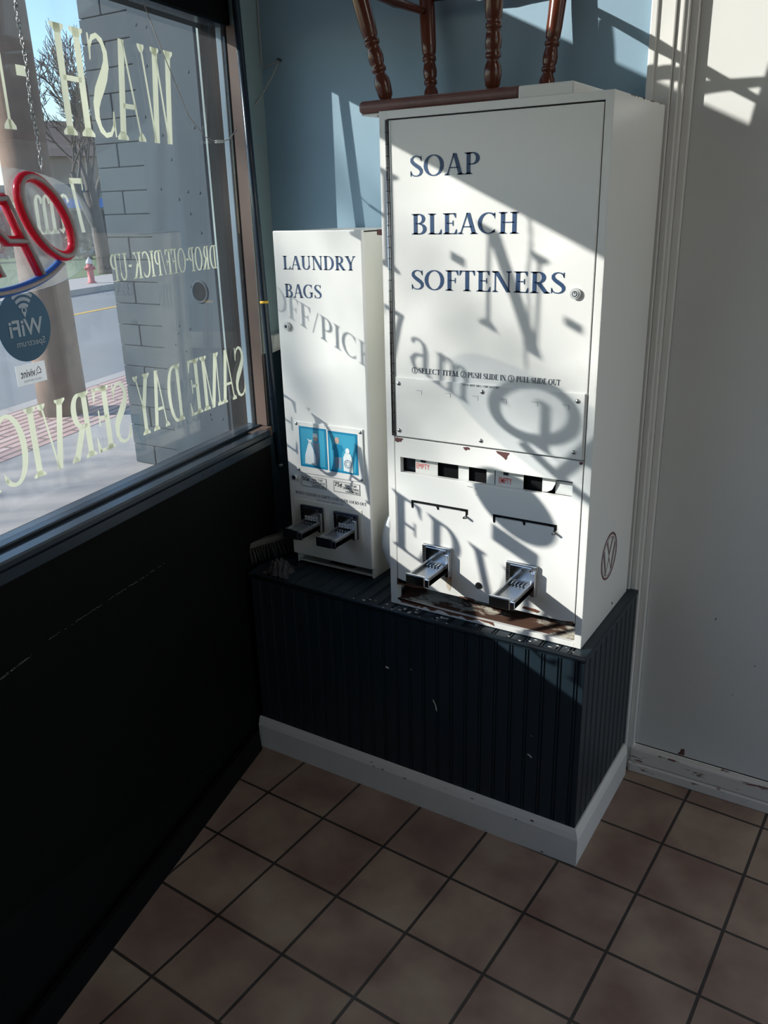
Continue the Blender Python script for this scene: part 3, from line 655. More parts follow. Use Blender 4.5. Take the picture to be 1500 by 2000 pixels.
# round emblem sticker on the right side
em = MB(EMBLEM); ey, ez, er = .213, .764, .058
EF = lambda px, pz: (SX1 + .0006, ey + px, ez + pz)
for r_, w_, m_ in ((1.0, .10, EMBLEM), (.86, .05, EMBGREY)):
    em.use(m_)
    for q_ in arc(0, 0, r_, r_, 0, 360, w_, w_, 36): em.poly([EF(a * er, c * er) for a, c in q_])
em.use(EMBLEM)
def st2(pts, w_):
    for q_ in stroke(pts, [w_] * len(pts)): em.poly([EF(a * er, c * er) for a, c in q_])
st2([(-.38, .76), (0, .06), (.38, .76)], .19); st2([(-.74, .42), (-.34, -.74), (0, -.06), (.34, -.74), (.74, .42)], .19)
em.use(EMBGREY)
EF = lambda px, pz: (SX1 + .0009, ey + px, ez + pz)
st2([(-.38, .76), (0, .06), (.38, .76)], .07); st2([(-.74, .42), (-.34, -.74), (0, -.06), (.34, -.74), (.74, .42)], .07)
o = em.build('emblem_sticker', soap); o['label'] = 'round maroon and grey V over W emblem sticker on right side'

# white board lying on top, beside the chair seat
wb = MB(WHITE); wb.box(-0.2310, -0.1140, 0.060, 0.370, 1.7863, 1.8110, bev=0.003)
tag(wb.build('white_box'), 'flat white box on top of the tall dispenser right of the chair seat', 'box')

# ================================================================== LAUNDRY BAG DISPENSER
LX0, LX1, LY0, LY1, LZ1 = -0.9450, -0.6660, 0.1266, 0.4250, 1.5370
lm = thing('vending_machine', 'narrow white enamel dispenser lettered laundry bags beside the window', 'vending machine', (-0.805, 0.28, SZ0))
b_ = MB(CREAM)
b_.box(LX0 + .004, LX0 + .007, LY0 + .014, LY1, SZ0, LZ1 - .002); b_.box(LX1 - .010, LX1 - .004, LY0 + .014, LY1, SZ0, LZ1 - .002, bev=0.001)
b_.box(LX0 + .004, LX1 - .004, LY0 + .014, LY1, LZ1 - .006, LZ1 - .002); b_.box(LX0 + .004, LX1 - .004, LY1 - .003, LY1, SZ0, LZ1 - .003)
b_.box(LX0 + .006, LX1 - .006, LY0 + .018, LY1 - .002, SZ0, SZ0 + .004); b_.box(LX0 + .006, LX1 - .006, LY0 + .018, LY0 + .022, SZ0, SZ0 + .010)
b_.use(STEEL); b_.box(LX0 + .007, LX1 - .010, LY0 + .10, LY0 + .103, SZ0 + .004, 0.66); b_.use(VOID); b_.box(LX0 + .10, LX1 - .09, LY0 + .04, LY0 + .06, SZ0 + .0042, SZ0 + .0045)
b_.use(MAROON)
b_.prism([(.205, 1.5348), (.425, 1.5348), (.425, 1.500), (.36, 1.512), (.32, 1.498), (.29, 1.510), (.26, 1.505), (.23, 1.520), (.205, 1.522)], LX1 - .0038, LX1 - .0035, fn=lambda p, q_, t: (t, p, q_))
b_.build('body', lm)
LF = lambda dy=0.0: (lambda x, z: (x, LY0 - dy, z))
d_ = MB(WHITE); d_.box(LX0, LX1, LY0, LY0 + .013, 0.6240, LZ1, bev=0.0025)
d_.use(BLACKTXT)
for (dx, dz, a_) in ((0, 0, 4), (3, 2, 3), (-4, 3, 3), (1, -4, 2), (6, -1, 2)):
    d_.prism([(-.862 + dx * .001, 1.067 + dz * .001), (-.862 + (dx + a_) * .001, 1.068 + dz * .001), (-.862 + (dx + a_ * .5) * .001, 1.067 + (dz + 3) * .001)], LY0 - .0003, LY0 - .0001, fn=lambda p, q_, t: (p, t, q_))
do = d_.build('door', lm)
for s_, a_, c_, z_, h_ in (('LAUNDRY', -0.9160, -0.6860, 1.4400, 0.0345), ('BAGS', -0.9155, -0.7960, 1.3680, 0.0350)):
    t_ = MB(NAVYTXT); fit_text(t_, s_, a_, c_, z_, h_, LF(.0006)); o = t_.build('lettering', do); o['label'] = 'navy serif word ' + s_.lower()
t_ = MB(SATIN); t_.disc((-0.914, LY0, 1.292), (0, -1, 0), .0115, .006); t_.disc((-0.914, LY0 - .006, 1.292), (0, -1, 0), .008, .002); t_.use(DARKSTEEL); t_.disc((-0.914, LY0 - .008, 1.292), (0, -1, 0), .0045, .0005)
t_.build('barrel_lock', do)
# picture plate
pp = MB(WHITE); pp.box(-0.9105, -0.6815, LY0 - .0035, LY0 - .0002, 0.8820, 1.0310, bev=0.0008)
ppo = pp.build('picture_plate', do)
for x, z in ((-.903, 1.0245), (-.6885, 1.0225), (-.9035, .8905), (-.6885, .8895)):
    s_ = MB(STEEL); s_.dome((x, LY0 - .0035, z), (0, -1, 0), .0048, .003); s_.build('screw', ppo, smooth=True)
PF = LF(.0042); PF2 = LF(.0046); PF3 = LF(.0050); PF4 = LF(.0054)
def ppoly(mb, m_, pts, fn): mb.use(m_); mb.poly([fn(a, c) for a, c in pts])
def ell(cx, cz, rx, rz, n=18): return [(cx + rx * math.cos(2 * math.pi * k / n), cz + rz * math.sin(2 * math.pi * k / n)) for k in range(n)]
p1 = MB(PICDEEP); x0, x1, z0, z1 = -.8945, -.8010, .9020, 1.0190
ppoly(p1, PICDEEP, [(x0, z0), (x1, z0), (x1, z1), (x0, z1)], PF); ppoly(p1, PICBLUE, [(x0 + .006, z0 + .006), (x1 - .006, z0 + .006), (x1 - .006, z1 - .006), (x0 + .006, z1 - .006)], PF2)
ppoly(p1, PICLITE, [(-.878, .912), (-.838, .910), (-.840, .940), (-.850, .962), (-.856, .976), (-.862, .976), (-.868, .960), (-.876, .938)], PF3)
ppoly(p1, PICLITE, [(-.860, .974), (-.853, .974), (-.849, .984), (-.858, .982), (-.866, .986)], PF3)
ppoly(p1, SKIN, ell(-.838, .990, .008, .010), PF3); ppoly(p1, PICLITE, [(-.847, .992), (-.829, .992), (-.831, 1.003), (-.845, 1.003)], PF4)
ppoly(p1, PICGREY, [(-.852, .978), (-.826, .976), (-.826, .940), (-.832, .914), (-.840, .914), (-.838, .944), (-.846, .960)], PF4)
p1.build('picture', ppo)
p2 = MB(PICDEEP); x0, x1, z0, z1 = -.7955, -.6985, .9005, 1.0165
ppoly(p2, PICDEEP, [(x0, z0), (x1, z0), (x1, z1), (x0, z1)], PF); ppoly(p2, PICBLUE, [(x0 + .006, z0 + .006), (x1 - .006, z0 + .006), (x1 - .006, z1 - .006), (x0 + .006, z1 - .006)], PF2)
ppoly(p2, SKIN, ell(-.765, .992, .0075, .0095), PF3)
ppoly(p2, PICDEEP, [(-.778, .980), (-.752, .981), (-.744, .968), (-.751, .960), (-.752, .945), (-.775, .944), (-.776, .962), (-.783, .966)], PF3)
ppoly(p2, PICGREY, [(-.775, .944), (-.752, .945), (-.753, .912), (-.761, .912), (-.763, .934), (-.766, .912), (-.774, .911)], PF3)
ppoly(p2, PICLITE, [(-.746, .908), (-.715, .905), (-.716, .944), (-.722, .958), (-.739, .960), (-.746, .946)], PF4)
ppoly(p2, PICLITE, ell(-.731, .966, .007, .008), PF4)
for r_ in (.011, .006):
    p2.use(PICGREY)
    for q_ in arc(0, 0, 1, 1, 0, 360, .25, .25, 20): p2.poly([LF(.0058)(-.731 + a * r_, .929 + c * r_) for a, c in q_])
p2.build('picture', ppo)
t_ = MB(SATIN); t_.disc((-.919, LY0, .865), (0, -1, 0), .0085, .010); t_.use(DARKSTEEL); t_.disc((-.919, LY0 - .010, .865), (0, -1, 0), .006, .0005); t_.build('knob', do)
def price(x0, x1, z0, z1, cents, rows):
    m_ = MB(mat('label_paper', (0.72, 0.72, 0.69), 0.5)); F_ = LF(.0005); m_.poly([F_(x0, z0), F_(x1, z0), F_(x1, z1), F_(x0, z1)])
    m_.use(BLACKTXT); F2 = LF(.0008); e = .0012
    for r_ in ((x0, x1, z0, z0 + e), (x0, x1, z1 - e, z1), (x0, x0 + e, z0, z1), (x1 - e, x1, z0, z1)): m_.poly([F2(r_[0], r_[2]), F2(r_[1], r_[2]), F2(r_[1], r_[3]), F2(r_[0], r_[3])])
    wd = x1 - x0; hz = z1 - z0
    sans(m_, cents, x0 + .04 * wd, x0 + .33 * wd, z0 + .42 * hz, z0 + .90 * hz, F2, .03)
    for i, (s_, a_, c_) in enumerate(rows):
        sans(m_, s_, x0 + a_ * wd, x0 + c_ * wd, z1 - (.36 + .28 * i) * hz, z1 - (.15 + .28 * i) * hz, F2, .02)
    m_.build('price_label', do)
price(-.899, -.811, .8415, .8735, '50\u00a2', [('REAL TUFF', .44, .86), ('CLEAR PLASTIC', .36, .96), ('LAUNDRY BAG', .42, .96)])
price(-.786, -.698, .8410, .8730, '75\u00a2', [('REAL TUFF', .44, .88), ('DRAW STRING', .36, .96), ('LAUNDRY BAG', .46, .96)])
t_ = MB(BLACKTXT); fit_text(t_, 'WHEN COLUMN IS EMPTY COIN SLIDE LOCKS OUT', -.9230, -.6790, .8140, .0085, LF(.0006)); fit_text(t_, 'VEND RITE MFG. CHICAGO ILL.', -.850, -.755, .8035, .0040, LF(.0006)); t_.build('instruction_print', do)
t_ = MB(CREAM); t_.box(-.930, -.694, LY0 - .0012, LY0, .7020, .7990, bev=0.0005); mo = t_.build('mounting_plate', do)
coin_slide(mo, -0.8640, 0.7490, LY0 - .0012, 0.078, 0.074, 0.096, 0.058, True)
coin_slide(mo, -0.7460, 0.7470, LY0 - .0012, 0.080, 0.074, 0.100, 0.058, True)

# ================================================================== CHAIR standing upside down on the soap dispenser
ch = thing('wooden_chair', 'dark stained wooden chair with turned legs, upturned on the tall dispenser', 'chair', (-0.44, 0.26, 1.787))
s_ = MB(WOODS); s_.box(-0.640, -0.236, 0.088, 0.430, 1.7895, 1.8170, bev=0.011, seg=4)
s_.use(mat('pale_worn_paint', (0.66, 0.66, 0.64), 0.6)); s_.box(-0.634, -0.242, 0.094, 0.424, 1.7868, 1.7897, bev=0.001)
s_.use(RUST); s_.prism([(-.615, .13), (-.60, .115), (-.575, .118), (-.565, .128), (-.585, .137)], 1.7862, 1.7866)
seat = s_.build('seat', ch)
LEGP = [(0, .009), (.012, .0105), (.03, .016), (.075, .0185), (.11, .0175), (.135, .0125), (.142, .0115), (.15, .0165), (.165, .0165), (.175, .0135), (.19, .0165), (.22, .0175), (.25, .0155), (.27, .013), (.275, .017), (.295, .017), (.30, .0135), (.315, .017), (.36, .0185), (.50, .0195), (.72, .0180), (.75, .015), (.76, .018), (.785, .018), (.80, .014), (.9, .0135), (1.0, .011)]
legs = [((-.577, .118, 1.812), (-.100, -.050)), ((-.600, .372, 1.812), (-.050, .050)), ((-.315, .118, 1.812), (.022, -.045)), ((-.300, .375, 1.812), (.030, .050))]
tops = []
for p, (dx, dy) in legs:
    e = (p[0] + dx, p[1] + dy, p[2] + .43); tops.append((Vector(p), Vector(e)))
    l_ = MB(WOODD); l_.lathe(LEGP, p, e, 20); l_.build('leg', ch, smooth=True)
def rung(i, j, t, r=.010):
    a = tops[i][0].lerp(tops[i][1], t); c = tops[j][0].lerp(tops[j][1], t)
    m_ = MB(WOODD); m_.tube([a.lerp(c, k) for k in (0, .15, .4, .5, .6, .85, 1)], [r * .7, r * .9, r * 1.1, r * 1.3, r * 1.1, r * .9, r * .7], 12); m_.build('stretcher', ch, smooth=True)
rung(0, 1, .53); rung(2, 3, .53)
rung(0, 2, .66); rung(1, 3, .60)

# ================================================================== small things on the bench
pl = MB(PLASTIC); c = Vector((-.6165, .170, .690)); u = Vector((.90, .43, 0)).normalized(); nv = Vector((.43, -.90, 0)).normalized()
def scoop(a, rr):
    # outline: rounded top, pointed foot
    zz = math.sin(a); xx = math.cos(a) * (1.0 if zz > -.1 else max(.12, 1 + zz * .78))
    return u * (xx * .036 * rr) + Vector((0, 0, zz * .105 * rr))
rings = []
for (rr, dep) in ((1.0, 0.0), (.98, .006), (.80, .012), (.45, .016), (.05, .018)):
    rings.append([pl.bm.verts.new(c + scoop(2 * math.pi * k / 40, rr) + nv * dep) for k in range(40)])
back = [pl.bm.verts.new(c + scoop(2 * math.pi * k / 40, .97) - nv * .004) for k in range(40)]
seq = [back] + rings
for A, B in zip(seq, seq[1:]):
    for k in range(40): f = pl.bm.faces.new((A[k], A[(k + 1) % 40], B[(k + 1) % 40], B[k])); f.smooth = True
pl.bm.faces.new(rings[-1]); pl.bm.faces.new(back[::-1])
tag(pl.build('plastic_scoop'), 'white oval plastic piece wedged upright between the two dispensers', 'scoop')

brush = thing('scrub_brush', 'old block scrub brush lying beside the narrow dispenser below the window', 'brush', (-1.06, .16, .59))
def rot_pts(o_, d_): return o_
ax = Vector((.10, .28, 0)).normalized(); up = Vector((-.25, .1, .96)).normalized(); sd_ = ax.cross(up).normalized(); up = sd_.cross(ax)
bc = Vector((-1.035, .150, .645))
def bx_(c_): return bc + ax * c_.x + sd_ * c_.y + up * c_.z
m_ = MB(BRUSHW); m_.box(-.105, .105, -.024, .024, -.009, .009, bev=0.004, xf=bx_); m_.build('block', brush)
m_ = MB(BRISTLE); random.seed(3)
for i in range(22):
    for j in range(6):
        x = -.100 + i * .0095 + random.uniform(-.001, .001); y = -.020 + j * .008
        p = bx_(Vector((x, y, -.008))); tilt = Vector((random.uniform(-.008, .008), y * .35 + random.uniform(-.005, .005), -.050))
        e = p + ax * tilt.x + sd_ * tilt.y + up * (tilt.z * random.uniform(.8, .95)); e.z = max(e.z, .5905)
        m_.tube([p, e], [.0036, .0026], 5)
o = m_.build('bristles', brush); o['kind'] = 'stuff'
m_ = MB(RAGM); random.seed(5)
N = 30; grid = []
for i in range(N):
    row = []
    for j in range(N):
        a, c_ = i / (N - 1) - .5, j / (N - 1) - .5; rad = math.hypot(a, c_) * 2
        hgt = max(0, 1 - rad ** 2) * .030 + .004 * math.sin(a * 31 + c_ * 9) + .004 * math.sin(c_ * 27 - a * 14) + .003 * math.sin(a * 50)
        row.append(m_.bm.verts.new((-.945 + a * .085 * (1 + .1 * math.sin(c_ * 12)) - c_ * .02, .058 + c_ * .085, .592 + max(.0, hgt) * (1 if rad < 1.1 else .2))))
    grid.append(row)
for i in range(N - 1):
    for j in range(N - 1): f = m_.bm.faces.new((grid[i][j], grid[i + 1][j], grid[i + 1][j + 1], grid[i][j + 1])); f.smooth = True
low = [[m_.bm.verts.new((v.co.x, v.co.y, .5902)) for v in (grid[i][j] for j in range(N))] for i in (0, N - 1)]
for gi, lo in ((0, low[0]), (N - 1, low[1])):
    for j in range(N - 1): m_.bm.faces.new((grid[gi][j], grid[gi][j + 1], lo[j + 1], lo[j]))
tag(m_.build('rag'), 'crumpled dark grey rag on the bench in front of the scrub brush', 'rag')

# ================================================================== pole, tape, wires at the window jamb
pa, pb_ = GW(.207, .124, .86), GW(.292, .034, 2.45)
def on_pole(z): return pa.lerp(pb_, (z - .86) / (2.45 - .86))
pole = thing('window_pole', 'thin glossy navy pole with yellow band leaning in the window jamb', 'pole', (pa.x, pa.y, .86))
NGL = mat('navy_gloss', (0.012, 0.022, 0.036), 0.22)
m_ = MB(NGL); m_.tube([pa, pb_], .0105, 14); m_.build('shaft', pole, smooth=True)
m_ = MB(YELLOW); m_.tube([on_pole(1.334), on_pole(1.341)], .0125, 16); o = m_.build('band', pole); o['label'] = 'yellow band'
m_ = MB(NGL); m_.tube([pa - Vector((0, 0, .02)), pa], [.008, .0115], 12); m_.build('tip', pole)
ww = thing('wall_wire', 'thin grey wire dangling from a nail in the window corner', 'wire', (-1.13, .43, 1.98))
m_ = MB(CORDM); P_ = [(-1.188, .430, 2.60), (-1.186, .428, 2.15), (-1.183, .424, 1.99), (-1.178, .424, 1.972), (-1.150, .428, 1.980), (-1.125, .430, 1.988)]
m_.tube(P_, .0018, 6); m_.tube([(-1.125, .430, 1.988), (-1.140, .418, 1.95), (-1.165, .395, 1.90), (-1.178, .360, 1.86)], .0016, 6); m_.build('strand', ww)
m_ = MB(DARKSTEEL); m_.tube([(-1.124, .438, 1.988), (-1.124, .424, 1.990)], .003, 8); m_.build('nail', ww)
ww2 = thing('window_wire', 'loose wire with clear connector hanging across the shop window glass', 'wire', GW(.1, .02, 1.8))
m_ = MB(CORDM); m_.tube([GW(-.08, .012, 2.05), GW(-.02, .012, 1.95), GW(.06, .014, 1.82), (GW(.125, .016, 1.775)), GW(.17, .02, 1.765)], .0012, 6)
m_.tube([GW(.20, .024, 1.768), GW(.225, .03, 1.775), GW(.25, .04, 1.80)], .0014, 6); m_.build('strand', ww2)
m_ = MB(mat('clear_connector', (0.62, 0.66, 0.66), 0.15)); m_.tube([GW(.168, .02, 1.7655), GW(.20, .024, 1.768)], .004, 8); m_.build('connector', ww2)

# ================================================================== lettering and stickers on the glass
def vinyl(name, label, words, z0, h):
    t_ = thing(name, label, 'window lettering', GW(words[0][1], .0042, z0), 'cream vinyl lettering on the shop window')
    for s_, a_, c_ in words:
        m_ = MB(CREAMV)
        if s_ == '-': m_.poly([GW(a_, .0042, z0 + h * .47), GW(c_, .0042, z0 + h * .47), GW(c_, .0042, z0 + h * .56), GW(a_, .0042, z0 + h * .56)])
        else: fit_text(m_, s_, a_, c_, z0, h, GT(.0042))
        m_.build('hyphen' if s_ == '-' else 'word', t_)
    return t_
vinyl('window_lettering', 'tall cream capitals of the top line on the shop window, starting WASH', [('WASH', .027, -.400), ('-', -.487, -.512), ('N', -.530, -.643), ('-', -.668, -.697), ('DRY', -.720, -1.06)], 1.750, .212)
vinyl('window_lettering', 'small cream drop-off and pick-up line across the middle of the shop window', [('DROP', .144, .010), ('-', .010, -.002), ('OFF/PICK', -.004, -.226), ('-', -.230, -.242), ('UP', -.246, -.308)], 1.439, .062)
vinyl('window_lettering', 'bottom line of large cream capitals on the shop window, same day service', [('SAME', .244, -.050), ('DAY', -.082, -.282), ('SERVICE', -.310, -.800)], 1.058, .152)
vinyl('window_lettering', 'pale opening hours in lower case behind the hanging red sign', [('7am', -.366, -.526), ('-', -.565, -.588), ('1', -.628, -.668)], 1.552, .112)
ws = thing('wifi_sticker', 'round dark blue internet sticker on the shop window, lower left', 'sticker', GW(-.600, .004, 1.376))
m_ = MB(STBLUE); m_.tube([GW(-.600, .0036, 1.376), GW(-.600, .0044, 1.376)], .0725, 48); m_.build('disc', ws)
m_ = MB(STTXT); F_ = GT(.0052); cx, cz = -.596, 1.376
sans(m_, 'WiFi', cx + .046, cx - .048, cz - .020, cz + .014, F_, .02); sans(m_, 'Spectrum', cx + .046, cx - .034, cz - .045, cz - .027, F_)
for r_ in (.020, .032, .044):
    for q_ in arc(0, 0, 1, 1, 52, 128, .007 / r_, .007 / r_, 14): m_.poly([F_(cx - a * r_, cz + .022 + c * r_) for a, c in q_])
for q_ in arc(0, 0, 1, 1.15, -40, 220, .6, .6, 14): m_.poly([F_(cx - a * .0055, cz + .031 + c * .0055) for a, c in q_])
m_.poly([F_(cx - .006, cz + .028), F_(cx, cz + .016), F_(cx + .006, cz + .028)])
m_.build('print', ws)
vs = thing('security_sticker', 'small white rectangular sticker below the round blue sticker on the glass', 'sticker', GW(-.603, .004, 1.276))
m_ = MB(STWHITE); m_.box(-.645, -.562, .0036, .0044, 1.257, 1.299, xf=gx); m_.build('backing', vs)
m_ = MB(BLACKTXT); F_ = GT(.0048); sans(m_, '.vivint', -.590, -.634, 1.272, 1.288, F_, .01); sans(m_, 'vivint.com | 855.290.2222', -.578, -.628, 1.262, 1.267, F_)
for q_ in stroke([(-.577, 1.276), (-.577, 1.283), (-.5825, 1.290), (-.588, 1.283), (-.588, 1.276), (-.577, 1.276)], [.002] * 6): m_.poly([F_(a, c) for a, c in q_])
m_.build('print', vs)

# hanging OPEN sign (seen from behind): clear plate, red letters, blue oval, chain
NF = .085
ns = thing('open_sign', 'unlit red and blue OPEN sign on clear plate chained inside the window', 'sign', GW(-.75, NF, 1.56))
m_ = MB(ACRYL); outl = [(-.752 + .304 * math.copysign(abs(math.cos(a)) ** .77, math.cos(a)), 1.562 + .114 * math.copysign(abs(math.sin(a)) ** .77, math.sin(a))) for a in (2 * math.pi * k / 72 for k in range(72))]
m_.prism(outl, NF - .0025, NF + .0015, fn=lambda p, q_, t: tuple(GW(p, t, q_))); m_.build('clear_plate', ns)
SL = .45
def sl_pt(cx, cz, a, c_): return (cx - a - SL * c_, cz + c_)      # slanted reading direction is -s
def tube_letter(name, paths, m_main, w_=.0105):
    mb_ = MB(m_main)
    for pth, closed in paths:
        p3 = [GW(a, NF + .008, c_) for a, c_ in pth]
        mb_.use(m_main); mb_.tube(p3, w_, 10, closed=closed)
        mb_.use(GREYT)
        for sgn in (1, ):
            mb_.tube([GW(a, NF + .0175, c_) for a, c_ in pth], w_ * .42, 8, closed=closed)
    return mb_.build(name, ns, smooth=True)
def ov(cx, cz, rx, rz, n=40, a0=0, a1=360): return [sl_pt(cx, cz, rx * math.cos(math.radians(a0 + (a1 - a0) * k / n)), rz * math.sin(math.radians(a0 + (a1 - a0) * k / n))) for k in range(n + (0 if a1 - a0 == 360 else 1))]
tube_letter('letter_O', [(ov(-.587, 1.585, .055, .074), True)], RED)
pb = [sl_pt(-.695, 1.552, -.035, -.070), sl_pt(-.695, 1.552, -.035, .070)]
tube_letter('letter_P', [(pb, False), ([sl_pt(-.695, 1.552, -.035, .068), sl_pt(-.695, 1.552, .010, .066), sl_pt(-.695, 1.552, .032, .045), sl_pt(-.695, 1.552, .032, .025), sl_pt(-.695, 1.552, .010, -.006), sl_pt(-.695, 1.552, -.035, -.008)], False)], RED)
tube_letter('letter_E', [([sl_pt(-.79, 1.552, .03, .068), sl_pt(-.79, 1.552, -.03, .068), sl_pt(-.79, 1.552, -.03, -.068), sl_pt(-.79, 1.552, .03, -.068)], False), ([sl_pt(-.79, 1.552, -.03, 0), sl_pt(-.79, 1.552, .02, 0)], False)], RED)
tube_letter('letter_N', [([sl_pt(-.885, 1.552, -.035, -.07), sl_pt(-.885, 1.552, -.035, .07), sl_pt(-.885, 1.552, .035, -.07), sl_pt(-.885, 1.552, .035, .07)], False)], RED)
tube_letter('border', [([(-.752 + .225 * math.cos(a), 1.560 + .105 * math.sin(a)) for a in (math.radians(-36 - 108 * k / 30) for k in range(31))], False)], BLUET, .009)
# chain of twisted links
m_ = MB(STEEL); nl = 74
for i in range(nl):
    zc_ = 1.684 + i * .0090; s__ = -.572 + .002 * math.sin(i * .4); an = i * 1.1
    d1 = NN * math.cos(an) + TT * math.sin(an)
    m_.tube([GW(s__, NF, zc_) + d1 * (.0032 * math.cos(t)) + Vector((0, 0, .0066 * math.sin(t))) for t in (2 * math.pi * k / 10 for k in range(10))], .0010, 5, closed=True)
m_.tube([GW(-.572, NF, 1.668), GW(-.572, NF, 1.682)], .0014, 6); m_.build('hanging_chain', ns)

# ================================================================== OUTSIDE
EV = Vector((-0.26, 0.966, 0)); MV = Vector((-0.966, -0.26, 0))     # along street, across street
def SP(a, m, z): return EV * a + MV * m + Vector((0, 0, z))
def strip(name, m, m0, m1, z, a0=-60, a1=60, thick=.2):
    mb_ = MB(m); mb_.hexa([SP(a0, m0, z - thick), SP(a1, m0, z - thick), SP(a1, m1, z - thick), SP(a0, m1, z - thick), SP(a0, m0, z), SP(a1, m0, z), SP(a1, m1, z), SP(a0, m1, z)])
    return struct(mb_.build(name))
CONC = mat('sidewalk_concrete', (0.34, 0.315, 0.30), 0.95, var=0.12, scale=1.2, bump=0.5, bscale=40)
ASPH = mat('road_asphalt', (0.17, 0.18, 0.19), 0.9, var=0.15, scale=.8)
bkm = bpy.data.materials.new('paver_brick'); bkm.use_nodes = True; nt = bkm.node_tree; b = nt.nodes['Principled BSDF']; b.inputs['Roughness'].default_value = .9
tc = nt.nodes.new('ShaderNodeTexCoord'); mp = nt.nodes.new('ShaderNodeMapping'); mp.inputs['Rotation'].default_value = (0, 0, math.radians(-105)); br = nt.nodes.new('ShaderNodeTexBrick')
br.inputs['Scale'].default_value = 1; br.inputs['Brick Width'].default_value = .6; br.inputs['Row Height'].default_value = .1; br.inputs['Mortar Size'].default_value = .018
br.inputs['Color1'].default_value = (.46, .28, .25, 1); br.inputs['Color2'].default_value = (.52, .36, .33, 1); br.inputs['Mortar'].default_value = (.16, .11, .10, 1)
nt.links.new(tc.outputs['Object'], mp.inputs[0]); nt.links.new(mp.outputs[0], br.inputs['Vector']); nt.links.new(br.outputs['Color'], b.inputs['Base Color'])
strip('ground_1', CONC, -0.15, 4.50, -0.152, -9, 22)
strip('ground_2', bkm, 4.50, 5.60, -0.150)
strip('trim_5', CONC, 5.60, 5.78, -0.150)
strip('ground_3', ASPH, 5.78, 13.7, -0.29)
struct(MB(mat('yellow_line', (.55, .33, .05), .8)).hexa([SP(-40, 10.9, -.30), SP(50, 10.9, -.30), SP(50, 11.05, -.30), SP(-40, 11.05, -.30), SP(-40, 10.9, -.284), SP(50, 10.9, -.284), SP(50, 11.05, -.284), SP(-40, 11.05, -.284)]).build('trim_6'))
strip('ground_4', CONC, 13.7, 16.2, -0.15)
strip('ground_5', mat('lawn', (0.10, 0.15, 0.055), 0.95, var=0.3, scale=.8), 16.2, 90, -0.14)

# painted block pier of the neighbouring building, with a riveted sheet panel
pier = thing('block_pier', 'grey painted block pier with riveted sheet panel outside the window', 'pier', (-3.8, 2.6, -.15))
GREYB = mat('grey_block_paint', (0.060, 0.074, 0.086), 0.95, var=0.12, scale=3, bump=0.5, bscale=35, spec=0.05)
m_ = MB(GREYB); m_.box(-4.24, -3.30, 2.46, 2.90, -.15, 4.3)
random.seed(2)
for r_ in range(31):
    z_ = -.15 + r_ * .145; off_ = (0, -.21)[r_ % 2]
    for k in range(-1, 3):
        x0 = max(-4.255, -4.255 + off_ + k * .42 + .21); x1 = min(-3.815, -4.255 + off_ + (k + 1) * .42 + .21 - .006); x1 = -3.815 if x1 > -3.87 else x1
        if k == -1: x0, x1 = -4.255, min(-3.815, -4.255 + off_ + .21 - .010)
        if x1 - x0 > .04: m_.box(x0, x1, 2.435 + random.uniform(0, .003), 2.47, z_ + .0025, z_ + .1425, bev=.005)
m_.build('block_face', pier)
m_ = MB(mat('grey_sheet_paint', (0.056, 0.070, 0.083), 0.95, var=0.10, scale=4, bump=0.4, bscale=20, spec=0.05)); m_.box(-3.81, -3.29, 2.425, 2.46, -.15, 4.3, bev=.003)
for i in range(40): m_.dome((random.uniform(-3.78, -3.32), 2.425, random.uniform(.2, 3.2)), (0, -1, 0), .010, .005, 8)
m_.use(VOID); m_.tube([(-3.432, 2.426, 1.107), (-3.432, 2.4215, 1.107)], .060, 20); m_.use(GREYB); m_.tube([(-3.432 + .064 * math.cos(t), 2.424, 1.107 + .066 * math.sin(t)) for t in (2 * math.pi * k / 20 for k in range(20))], .008, 6, closed=True)
m_.build('sheet_panel', pier)
m_ = MB(BROWNJ); m_.box(-3.285, -1.45, 2.47, 2.90, -.15, 4.3)
tag(m_.build('brown_shopfront'), 'brown painted shopfront boarding beside the grey block pier outside', 'shopfront')
# utility pole
up_ = thing('utility_pole', 'thick weathered wooden utility pole standing on the brick pavers', 'utility pole', (-6.17, 3.31, -.15))
m_ = MB(mat('weathered_pole_wood', (0.16, 0.105, 0.078), 0.95, var=0.5, scale=5, bump=0.8, bscale=25)); random.seed(4)
m_.tube([(-6.17 + .012 * z_ * .2, 3.31, -.15 + z_) for z_ in (0, .5, 1, 2, 3, 4, 6, 9)], [.225, .215, .21, .20, .195, .185, .17, .15], 22); m_.build('shaft', up_, smooth=True)
m_ = MB(mat('pole_crack', (.03, .022, .018), .9))
for a_, z0_, z1_ in ((-1.2, 1.2, 3.6), (-.8, .3, 1.5), (-.45, 1.9, 4.2)):
    m_.tube([(-6.165 + (.209 - .009 * z_) * math.cos(a_ + .05 * math.sin(z_ * 3)), 3.31 + (.209 - .009 * z_) * math.sin(a_ + .05 * math.sin(z_ * 3)), z_) for z_ in [z0_ + (z1_ - z0_) * k / 12 for k in range(13)]], .006, 5)
m_.build('crack', up_)
